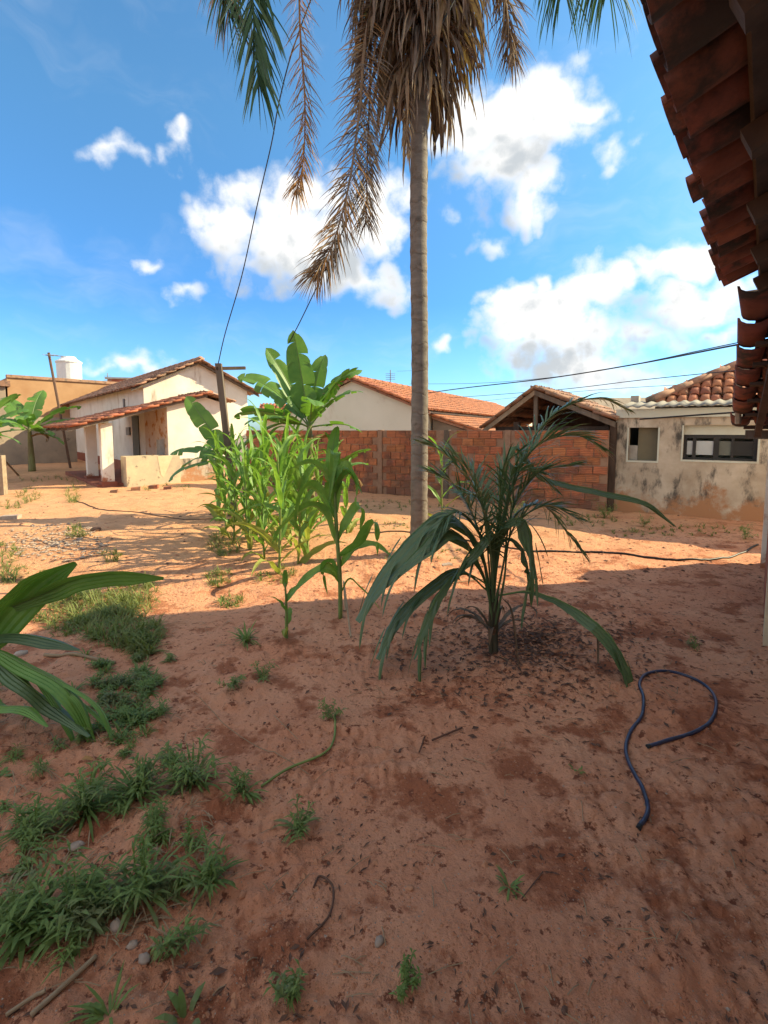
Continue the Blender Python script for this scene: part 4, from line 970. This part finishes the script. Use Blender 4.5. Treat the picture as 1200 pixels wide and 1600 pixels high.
lblade([t_, P(-40, 1010, LY), P(10, 955, LY), P(60, 908, LY+.05), P(118, 878, LY+.1)], .12)
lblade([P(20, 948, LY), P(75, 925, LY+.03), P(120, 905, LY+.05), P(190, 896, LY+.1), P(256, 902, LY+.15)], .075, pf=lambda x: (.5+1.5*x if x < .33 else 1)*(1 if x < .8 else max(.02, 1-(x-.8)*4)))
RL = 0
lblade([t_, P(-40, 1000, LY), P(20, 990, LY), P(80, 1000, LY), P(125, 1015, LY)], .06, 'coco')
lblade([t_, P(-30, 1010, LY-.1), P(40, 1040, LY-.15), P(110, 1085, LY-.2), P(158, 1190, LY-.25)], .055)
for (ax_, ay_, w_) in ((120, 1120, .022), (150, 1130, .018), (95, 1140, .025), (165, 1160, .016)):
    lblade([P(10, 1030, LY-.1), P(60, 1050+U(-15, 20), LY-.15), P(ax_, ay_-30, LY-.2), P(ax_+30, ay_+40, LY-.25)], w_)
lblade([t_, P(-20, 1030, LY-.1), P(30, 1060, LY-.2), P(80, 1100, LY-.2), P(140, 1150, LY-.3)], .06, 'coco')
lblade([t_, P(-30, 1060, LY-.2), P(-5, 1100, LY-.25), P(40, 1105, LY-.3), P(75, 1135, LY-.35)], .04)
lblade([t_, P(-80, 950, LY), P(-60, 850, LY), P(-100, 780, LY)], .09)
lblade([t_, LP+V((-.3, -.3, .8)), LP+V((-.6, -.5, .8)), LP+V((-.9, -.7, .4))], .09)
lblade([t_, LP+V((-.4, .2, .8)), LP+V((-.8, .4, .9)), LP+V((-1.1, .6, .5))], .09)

# ================================================================== weeds and grass
def tuft(mb, b, r, n, hgt, w_=.006, rs=RND, up=.9, seg=4):
    for k in range(n):
        az = rs.uniform(0, 6.283); L = hgt*rs.uniform(.55, 1.15); e = rs.uniform(.25, 1.35)*up
        p = b+V((math.cos(az), math.sin(az), 0))*rs.uniform(0, r)*.35
        pts = [p]; st = L/(seg-1)
        for q in range(seg-1):
            pts.append(pts[-1]+V((math.cos(az)*math.cos(e), math.sin(az)*math.cos(e), math.sin(e)))*st); e -= rs.uniform(.2, .6)
        s = V((-math.sin(az), math.cos(az), 0)); vs = []
        for q, pp in enumerate(pts):
            ww = w_*(.6 if q == 0 else 1 if q < seg-1 else .12); vs += [pp-s*ww, pp+s*ww]
        mb.add(vs, [(2*q, 2*q+1, 2*q+3, 2*q+2) for q in range(seg-1)])
def leafy(mb, b, hgt, stems, rs=RND, lw=.007, ll=.06):
    """branching weed: stems with narrow leaves in whorls"""
    for k in range(stems):
        az = rs.uniform(0, 6.283); e = rs.uniform(.5, 1.4); L = hgt*rs.uniform(.6, 1.1)
        p = b.copy(); d = V((math.cos(az)*math.cos(e), math.sin(az)*math.cos(e), math.sin(e)))
        for q in range(6):
            q2 = p+d*L/6; s = V((-math.sin(az), math.cos(az), 0))*.0022
            mb.add([p-s, p+s, q2+s, q2-s], [(0, 1, 2, 3)])
            p = q2; d = (d+V((rs.uniform(-.15, .15), rs.uniform(-.15, .15), -.03))).normalized()
            for m_ in range(3 if q > 0 else 1):
                a2 = rs.uniform(0, 6.283); l2 = ll*rs.uniform(.6, 1.2); e2 = rs.uniform(-.1, .7)
                dd = V((math.cos(a2)*math.cos(e2), math.sin(a2)*math.cos(e2), math.sin(e2))); ss2 = V((-math.sin(a2), math.cos(a2), 0))*lw
                mid = p+dd*l2*.45+V((0, 0, .003)); tip = p+dd*l2+V((0, 0, -.3*l2))
                mb.add([p, mid-ss2, tip, mid+ss2], [(0, 1, 2, 3)])
def weed(px, py, hgt, label, kind='leafy', n=16, w_=.006, mat='weed', group='weeds on the bare soil', name='weed'):
    b = GG(px, py); mb = MB(); rs = random.Random(int(px*7+py))
    if kind == 'leafy': leafy(mb, b, hgt, n, rs, ll=hgt*.38, lw=.0028+hgt*.012)
    elif kind == 'both': leafy(mb, b, hgt, n//2, rs, ll=hgt*.4, lw=.003+hgt*.012); tuft(mb, b, .06, n*2, hgt, w_, rs)
    else: tuft(mb, b, .06, n, hgt, w_, rs)
    o = MB(); o.v = [np.vstack(mb.v)-np.array(b)]; o.f = mb.f; o.m = mb.m; o.n = mb.n
    me_ = o.mesh(name, M[mat]); ob_ = link(name, me_); ob_.location = b
    ob_['label'] = label; ob_['category'] = 'weed'; ob_['group'] = group
iso = [
 (385, 1005, .17, 'dark spiky weed alone between corn seedling and grass patch', 'tuft', 40, .006),
 (408, 1062, .13, 'thin weed above the dry vine, just under the dark spiky weed', 'leafy', 7, .005),
 (362, 1078, .12, 'low sprawling weed with dark debris at its foot', 'leafy', 8, .005),
 (518, 1122, .11, 'small weed sprouting at the upper end of the bent green stalk', 'leafy', 7, .005),
 (382, 1240, .13, 'weed at the lower left end of the bent green stalk', 'both', 10, .005),
 (465, 1300, .11, 'grey-green drooping weed below the bent stalk, its leaves pale', 'both', 10, .005),
 (328, 1385, .13, 'weed at the right tip of the green patch in the foreground', 'both', 14, .005),
 (302, 1222, .19, 'bushy bright green weed at the right edge of the weed patch', 'both', 24, .005),
 (796, 1388, .07, 'tiny green sprout alone in the open soil at lower right', 'tuft', 16, .004),
 (903, 1210, .03, 'minute seedling left of the hose', 'tuft', 10, .004),
 (458, 1560, .09, 'dark weed at the bottom edge of the picture', 'leafy', 8, .004),
 (632, 1545, .07, 'thin pale weed near the bottom centre', 'leafy', 7, .003),
 (172, 1590, .10, 'spidery weed at the bottom left beside the dry sticks', 'tuft', 20, .004),
 (290, 1600, .08, 'broad-leaved sprout cut by the bottom edge', 'tuft', 12, .009),
 (222, 1400, .18, 'upright weed left of the pale stones', 'both', 22, .006),
 (55, 1300, .16, 'rosette weed at the left of the foreground patch', 'both', 26, .006),
 (135, 1270, .18, 'dense weed under the left palm leaf tip', 'both', 24, .006),
 (215, 1245, .18, 'weed in the middle of the patch below the yellow leaf', 'both', 24, .006),
 (40, 1450, .2, 'tall broad-leaved weed at the lower left edge', 'both', 24, .009),
 (120, 1440, .17, 'weed with bluish leaves in the lower left corner patch', 'both', 22, .008),
 (805, 705+110, .4, 'leafy weed at the foot of the shed', 'leafy', 12, .01),
 (945, 808, .34, 'leafy weed against the outbuilding corner', 'leafy', 12, .01),
 (1005, 822, .25, 'low weed below the first outbuilding window', 'leafy', 9, .01),
 (1165, 842, .25, 'low weed at the right end of the outbuilding', 'leafy', 9, .01),
 (1085, 1010, .1, 'faint weed on the soil above the hose loop', 'leafy', 5, .003)]
for (px, py, hh, lb, kd, n_, w_) in iso: weed(px, py, hh, lb, kd, n_, w_)
# dense weed cover, lower left
mb = MB()
for k in range(430):
    px = U(-60, 330); py = U(1075, 1500)
    edge = 250 if py < 1180 else 335 if py < 1260 else 330-(py-1260)*.2
    if px > edge+U(-20, 5): continue
    dens = .5+1.3*float(vnoise(px/32, py/22, 9))+.5*float(vnoise(px/90, py/60, 19))+(.12 if 1180 < py < 1290 or 1340 < py < 1440 else -.12)
    if U(0, 1) > dens*.36: continue
    b = GG(px, py)
    q_ = U(0, 1)
    if q_ < .72: leafy(mb, b, U(.03, .10), RND.randint(3, 7), lw=U(.002, .0055), ll=U(.03, .055))
    elif q_ < .9: tuft(mb, b, .05, RND.randint(6, 12), U(.03, .08), .003)
    else: tuft(mb, b, .09, RND.randint(5, 9), U(.03, .05), .009, up=.5)
for k in range(75):
    b = GG(RND.gauss(195, 28), RND.gauss(1085, 38)); tuft(mb, b, .05, 18, U(.05, .11), .004)
    if k % 2: leafy(mb, b, U(.04, .09), 5, lw=.004, ll=.04)
mb.build('ground_cover', M['weed'], kind='stuff', label='low green weeds covering the soil at lower left', category='weeds')
mb = MB()
for (cx, cy, rx, ry, n_, hh) in ((190, 985, 60, 30, 120, .15), (150, 945, 60, 26, 120, .17), (215, 930, 35, 30, 60, .15), (100, 975, 40, 20, 50, .12), (225, 1005, 28, 18, 60, .16), (75, 945, 50, 25, 40, .1), (10, 880, 25, 30, 50, .14), (25, 900, 60, 20, 30, .08), (45, 775, 20, 12, 30, .22),
     (115, 775, 12, 16, 26, .3), (15, 790, 20, 8, 16, .2), (350, 850, 25, 18, 60, .14), (345, 905, 26, 12, 34, .10), (360, 940, 22, 12, 20, .1), (120, 835, 20, 10, 22, .16), (175, 870, 18, 8, 16, .13), (430, 900, 30, 14, 30, .1), (620, 790, 90, 8, 60, .1),
     (590, 822, 60, 8, 30, .08), (700, 870, 60, 10, 20, .06), (85, 750, 60, 6, 20, .2), (1060, 830, 110, 8, 60, .09), (910, 815, 60, 8, 40, .12), (260, 765, 40, 6, 20, .15), (620, 870, 25, 8, 14, .08)):
    for k in range(n_):
        a = U(0, 6.283); q = math.sqrt(U(0, 1)); b = GG(cx+rx*q*math.cos(a), cy+ry*q*math.sin(a)); tuft(mb, b, .04, 9, hh*U(.6, 1.1), .004, up=1.1)
mb.build('grass', M['grass'], kind='stuff', label='yellow-green grass tufts in the sunlit part of the yard', category='grass')

mb = MB()
for k in range(230):
    px, py = (U(-20, 350), U(1100, 1520)) if k < 150 else (U(60, 420), U(880, 1050))
    tuft(mb, GG(px, py), .08, RND.randint(2, 5), U(.04, .13), .0022, up=.45)
mb.build('dry_grass', M['straw'], kind='stuff', label='dry straw-coloured blades lying among the green weeds', category='dry grass')
# ================================================================== litter, clods, stones
def bit(mb, p, s, flat=.5):
    r = [NR.uniform(.7, 1.2) for _ in range(6)]; a = U(0, 3.1); ca, sa = math.cos(a), math.sin(a)
    q = [(r[0], 0, 0), (0, r[1], 0), (-r[2], 0, 0), (0, -r[3], 0), (.1, .1, r[4]*flat), (0, 0, -r[5]*flat)]
    vs = [(p.x+s*(x*ca-y*sa), p.y+s*(x*sa+y*ca), p.z+s*z) for x, y, z in q]
    mb.add(vs, [(0, 1, 4), (1, 2, 4), (2, 3, 4), (3, 0, 4), (1, 0, 5), (2, 1, 5), (3, 2, 5), (0, 3, 5)])
def flake(mb, p, s):
    a = U(0, 6.283); d = V((math.cos(a), math.sin(a), U(-.25, .25))); e = V((-math.sin(a), math.cos(a), U(-.3, .3))); w2 = U(.18, .45)
    c = p+V((0, 0, s*.25)); mb.add([c-d*s, c-e*s*w2+V((0, 0, s*.15)), c+d*s, c+e*s*w2+V((0, 0, s*.12))], [(0, 1, 2, 3)])
mc, ml, ms = MB(), MB(), MB()
def scatter(n, f, fp):
    for k in range(n):
        px, py = fp(); p = GG(px, py); f(p)
near = lambda: (U(-20, 1220), 900+700*U(0, 1)**.8)
def clump_ok(px, py, s_=70): return float(vnoise(px/s_, py/(s_*.6), 21)) > -.05+U(-.2, .2)
def soilbit(p): bit(mc, p, U(.002, .007)*(1 if U(0, 1) > .05 else 2.4), .6)
for k in range(11000):
    px, py = near()
    if not clump_ok(px, py): continue
    soilbit(GG(px, py))
for k in range(2300):
    px, py = near()
    if float(vnoise((px+500)/80, py/50, 23)) < .08+U(-.15, .2): continue
    p = GG(px, py); flake(ml, p, U(.004, .017)*(1 if U(0, 1) > .05 else 1.8))
for k in range(2800):                  # litter around the young palm
    a = U(0, 6.283); q = min(abs(RND.gauss(0, .75)), 2.2)*U(.5, 1.1); p = GG(830+240*q*math.cos(a), 1000+(110 if math.sin(a) > 0 else 75)*q*math.sin(a)); flake(ml, p, U(.008, .032)); 
    if k % 3 == 0: bit(mc, p+V((U(-.1, .1), U(-.1, .1), 0)), U(.005, .018))
for k in range(2400):
    px, py = near(); p = GG(px, py); bit(ms, p, U(.0012, .004)*(1 if U(0, 1) > .03 else 2), .5)
for k in range(1500):
    px = U(-30, 1200); py = U(755, 905); p = GG(px, py); (bit if k % 2 else flake)(mc if k % 3 else ml, p, U(.012, .04))
mc.build('soil_clods', M['clod'], kind='stuff', label='small reddish clods strewn over the soil', category='soil')
ml.build('leaf_litter', M['litter'], kind='stuff', label='dark dry leaf scraps scattered over the soil', category='litter')
for k in range(520):
    a = U(0, 6.283); q = U(0, 1)**.7; p = GG(85+85*q*math.cos(a), 848+30*q*math.sin(a)); bit(ms, p+V((0, 0, .01)), U(.01, .04), .45)
ms.build('gravel', M['chips'], kind='stuff', label='pale rubble chips heaped in the sun at left', category='gravel')
def stone(px, py, s, label, mat='stone', cat='stone', name='stone', fl=.5):
    p = GG(px, py); mb = MB(); n_ = 10; vs, fs = [], []
    for i_ in range(1, 6):
        th_ = math.pi*i_/6
        for k in range(n_):
            a = 2*math.pi*k/n_; r = s*(1+.25*float(vnoise(k*.9+px, i_*.9, 4))*2)
            vs.append((r*math.sin(th_)*math.cos(a), r*.72*math.sin(th_)*math.sin(a), r*fl*math.cos(th_)))
    vs += [(0, 0, s*fl), (0, 0, -s*fl)]
    for i_ in range(4):
        for k in range(n_): fs.append((i_*n_+k, (i_+1)*n_+k, (i_+1)*n_+(k+1) % n_, i_*n_+(k+1) % n_))
    for k in range(n_): fs += [(len(vs)-2, k, (k+1) % n_), (len(vs)-1, 4*n_+(k+1) % n_, 4*n_+k)]
    mb.add(vs, fs); o = link(name, mb.mesh(name, M[mat], True)); o.location = p+V((0, 0, s*fl*.35)); o.rotation_euler = (U(-.2, .2), U(-.2, .2), U(0, 3))
    o['label'] = label; o['category'] = cat
stone(181, 1452, .028, 'tan stone, leftmost of the pair below the weed patch'); stone(207, 1478, .019, 'greyish white pebble under the tan stone', 'chips')
stone(592, 1478, .02, 'grey pebble near the bottom centre', 'chips'); stone(165, 1400, .026, 'pinkish stone among the foreground weeds')
stone(32, 1025, .05, 'round reddish stone under the left palm leaves', 'stone'); stone(935, 1165, .014, 'dark brown seed pod lying left of the hose end', 'litter', 'seed pod', 'seed_pod')
stone(225, 1500, .022, 'reddish stone below the greyish pebble'); stone(120, 1325, .03, 'flat tan stone at the left between weeds', fl=.35)
stone(150, 832, .10, 'dark clod on the sunlit ground left of centre', 'litter', 'clod', 'clod'); stone(882, 1573, .014, 'small dark pebble near the bottom right', 'litter')
stone(380, 1402, .02, 'small orange clod right of the weed patch', 'clod', 'clod', 'clod'); stone(640, 1395-5, .016, 'brown clod left of the tiny green sprout', 'clod', 'clod', 'clod')
for (px, py, dd, nm, lb) in ((15, 812, .3, 'rubble_block', 'pale broken block at the left edge of the gravel heap'), (700, 885, .12, 'broken_tile', 'whitish shard beside the palm trunk foot')):
    p = GG(px, py); mb = MB(); box(mb, p-V((dd/2, dd/4, .03)), V((dd, .04, .01)), V((-.03, dd*.6, 0)), V((0, .01, dd*.3))); o = mb.build(nm, M['stone']); o['label'] = lb; o['category'] = 'rubble'

for (px, py, dd, lb) in ((212, 768, .22, 'rubble brick leaning at the foot of the wash tank'), (240, 765, .25, 'reddish block lying right of the wash tank foot'), (178, 770, .18, 'broken block between the veranda pillars'), (262, 766, .2, 'flat broken tile in the dust below the stained wall')):
    p = GG(px, py); mb = MB(); q = U(0, 1); box(mb, p-V((dd/2, dd/4, .02)), V((dd, .08*q, .02)), V((-.05*q, dd*.5, .01)), V((0, .02, dd*.42))); o = mb.build('rubble_block', M['brick']); o['label'] = lb; o['category'] = 'rubble'
# ---- twigs, stalks
def stick(pixels, r, mat, name, label, cat='stick', lift=.01, n=24, zs=None):
    pts = [GG(*p)+V((0, 0, lift)) for p in pixels]
    if zs:
        for q, z in enumerate(zs): pts[q] += V((0, 0, z))
    c = curve(pts, n)
    for p in c: p.z = max(p.z, gz(p.x, p.y)+r*.7)
    mb = MB(); tube(mb, c, r, 6); o = mb.build(name, mat, smooth=True); o['label'] = label; o['category'] = cat; return o
stick([(408, 1229), (450, 1205), (505, 1182), (522, 1160), (524, 1120)], .006, M['corn_stem'], 'stalk', 'bent pale green stalk lying in the centre left')
stick([(50, 1600), (95, 1555), (150, 1498)], .008, M['straw'], 'dry_stick', 'thick straw-coloured stick in the bottom left corner')
stick([(10, 1598), (48, 1572), (72, 1560)], .006, M['straw'], 'dry_stick', 'short straw-coloured stick at the far bottom left')
stick([(303, 1080), (330, 1108), (352, 1130), (400, 1160), (440, 1180), (482, 1210)], .002, M['straw'], 'dry_vine', 'long thin dry vine running down across the soil')
stick([(428, 1118), (465, 1155)], .002, M['straw'], 'dry_twig', 'straight dry twig right of the long vine')
stick([(675, 1158), (722, 1138)], .005, M['litter'], 'dry_twig', 'dark twig on the soil below the young palm')
stick([(655, 1178), (664, 1150)], .004, M['litter'], 'dry_twig', 'short dark twig pointing up beside the longer one')
stick([(490, 1395), (500, 1375), (520, 1395), (515, 1440), (480, 1480)], .004, M['litter'], 'root', 'dark curled root in the lower centre')
stick([(70, 1030), (180, 1037)], .012, M['straw'], 'dry_stick', 'dry stick half hidden behind the grass patch')
stick([(225, 1125), (270, 1108)], .004, M['straw'], 'dry_stick', 'short pale stick right of the grass patch')
stick([(815, 1410), (848, 1368)], .0025, M['litter'], 'dry_twig', 'thin twig right of the tiny sprout')
stick([(700, 915), (760, 908), (800, 920)], .006, M['straw'], 'dry_stick', 'pale stem lying at the foot of the young palm')
mb = MB()
for k in range(260):
    px, py = (U(560, 1090), U(900, 1090)) if k < 150 else (U(20, 1150), U(1080, 1580)); p = GG(px, py); a = U(0, 6.28); l = U(.03, .12)
    q = p+V((math.cos(a)*l, math.sin(a)*l, 0)); q.z = gz(q.x, q.y)+.006; m2 = p.lerp(q, .5)+V((0, 0, .008)); tube(mb, [p+V((0, 0, .004)), m2, q], .0018, 4)
mb.build('twig_litter', M['straw'], kind='stuff', label='thin dry twigs strewn over the soil', category='twigs')
# yellow fallen leaf
p = GG(128, 1190); mb = MB(); ribbon(mb, [p+V((x*.012, 0, .01+.004*math.sin(x))) for x in range(6)], .016, cross=2); o = mb.build('fallen_leaf', M['dead4']); o['label'] = 'yellow fallen leaf among the weeds at left'; o['category'] = 'leaf'

# ---- hose
hose_px = [(998, 1298), (1012, 1270), (1004, 1235), (985, 1195), (978, 1165), (986, 1140), (1003, 1118), (1005, 1092), (999, 1072), (1010, 1053), (1040, 1048), (1080, 1057), (1108, 1073), (1119, 1098), (1112, 1128), (1085, 1145), (1045, 1155), (1012, 1165)]
c = curve([GG(*q) for q in hose_px], 140)
zz_ = [gz(p.x, p.y) for p in c]
for i_, p in enumerate(c): p.z = max(sum(zz_[max(0, i_-6):i_+7])/len(zz_[max(0, i_-6):i_+7])+.007, zz_[i_]+.001)
mb = MB(); tube(mb, c, .0098, 10); hs = thing('garden_hose', 'blue garden hose lying in a loop on the soil at right', 'hose', c[0]); mb.build('tube', M['hose'], hs, smooth=True)
for a, b in ((c[0], c[1]), (c[-1], c[-2])):
    d = (a-b).normalized(); mb = MB(); tube(mb, [a-d*.014, a+d*.004], .0108, 10); mb.build('end', M['cable'], hs)
def ground_line(pixels, r, label, name='cable', mat='rope'):
    c = curve([GG(*q) for q in pixels], 120)
    for p in c: p.z = gz(p.x, p.y)+r*.8
    mb = MB(); tube(mb, c, r, 6); o = mb.build(name, M[mat], smooth=True); o['label'] = label; o['category'] = name
ground_line([(830, 862), (900, 862), (980, 868), (1060, 875), (1120, 872), (1160, 862), (1184, 852)], .014, 'dark cable on the sunlit ground leading to the right house', 'cable', 'cable')
ground_line([(110, 780), (160, 798), (220, 802), (300, 812), (350, 812), (420, 815)], .009, 'brown pipe across the yard in front of the old house', 'pipe')
ground_line([(560, 838), (640, 832), (760, 848), (830, 862)], .012, 'thin dusty rope on the ground behind the palm trunk', 'rope')

# ---- poles and wires
pbm = P(366, 700, 9.0); wp = thing('wooden_pole', 'leaning weathered wooden pole with a short crossarm by the corn', 'pole', (pbm.x, pbm.y, 0))
pA = V((pbm.x, pbm.y, -.1)); pT = P(341, 568, 9.0)
mb = MB(); d = (pT-pA); box(mb, pA-V((.05, .04, 0)), V((.11, 0, 0)), V((0, .08, 0)), d); mb.build('post', M['wood_grey'], wp)
mb = MB(); o = P(338, 578, 8.94); box(mb, o, P(383, 577, 9.3)-o, V((0, .05, 0)), V((0, 0, .055))); mb.build('crossarm', M['wood_dark'], wp)
ap = P(110, 722, 21); an_ = thing('antenna_pole', 'thin leaning television antenna pole left of the old house', 'antenna', (ap.x, ap.y, 0))
aT = P(76, 551, 21); mb = MB(); tube(mb, [V((ap.x, ap.y, -.1)), aT], .05, 6); mb.build('mast', M['rust'], an_)
mb = MB(); tube(mb, [aT+V((-.15, 0, -.1)), aT+V((.6, 0, -.15))], .015, 5)
for k in range(4): tube(mb, [aT+V((.15*k-.1, -.25, -.11)), aT+V((.15*k-.1, .25, -.11))], .01, 4)
mb.build('aerial', M['metal'], an_)
for (px, yb, yt, YY, lb) in ((168, 606, 583, 34, 'small television aerial behind the brick box room'), (610, 608, 578, 26, 'small television aerial on the white gabled house roof')):
    a = P(px, yb, YY); b = P(px, yt, YY); t = thing('aerial', lb, 'antenna', a); mb = MB(); tube(mb, [a, b], .025, 5); mb.build('mast', M['metal'], t)
    mb = MB()
    for q in range(4): z = .25+.12*q; tube(mb, [b+V((-.25, 0, -z*.8)), b+V((.25, 0, -z*.8))], .012, 4)
    mb.build('element', M['metal'], t)
for (a, b, lb, r) in (((-6, 705), (30, 742), 'pale stick leaning at the left edge of the yard', .035),):
    p = P(*a, 15); q = G(*b); mb = MB(); tube(mb, [p, V((q.x, q.y, -.05))], r, 6); o = mb.build('leaning_stick', M['wood_pale']); o['label'] = lb; o['category'] = 'stick'
p = G(2, 772); mb = MB(); box(mb, p-V((.09, 0, .1)), V((.16, 0, 0)), V((0, .14, 0)), V((0, 0, 1.1))); o = mb.build('fence_post', M['wood_pale']); o['label'] = 'short pale post at the left edge of the yard'; o['category'] = 'post'
def wire(pts, r, label):
    mb = MB(); tube(mb, curve(pts, 50), r, 5); o = mb.build('wire', M['cable'], smooth=True); o['label'] = label; o['category'] = 'wire'; return o
wire([P(341, 568, 9.0), P(352, 520, 8.8), P(378, 430, 8.4), P(402, 320, 8.0), P(424, 225, 7.6), P(436, 160, 7.3), P(460, 70, 7.0), P(520, -90, 6.7)], .009, 'thin wire rising from the wooden pole into the palm crown')
wire([P(452, 535, 9.2), P(475, 490, 8.6), P(520, 395, 7.8), P(590, 240, 6.9), P(650, 110, TY-.5), P(720, -20, TY-.5), P(800, -200, TY-.4)], .009, 'thin wire rising from the banana past the dead fronds')
wire([P(560, 632, 26), P(690, 611, 18), P(850, 592, 14), P(1000, 568, 11), P(1140, 541, 8), P(1215, 528, 7)], .016, 'thick overhead cable, lowest at the white house and rising right')
wire([P(640, 600, 30), P(740, 599, 24), P(840, 592, 18), P(960, 575, 13), P(1140, 538, 8.1), P(1215, 524, 7.1)], .009, 'thin overhead wire just above the thick cable')
wire([P(700, 622, 26), P(860, 610, 18), P(1000, 594, 14), P(1140, 580, 10), P(1220, 574, 9)], .011, 'middle overhead wire above the shed roof')
wire([P(740, 628, 28), P(900, 612, 19), P(1080, 600, 14), P(1140, 596, 12), P(1220, 592, 11)], .008, 'lowest overhead wire above the outbuilding')
wire([P(1000, 655, 7.3), P(1140, 645, 6.2), P(1190, 643, 5.8)], .012, 'pale clothesline wire tied to the lean-to roof')
wire([P(620, 580, 30), P(652, 579, 26)], .006, 'faint wire behind the palm trunk')
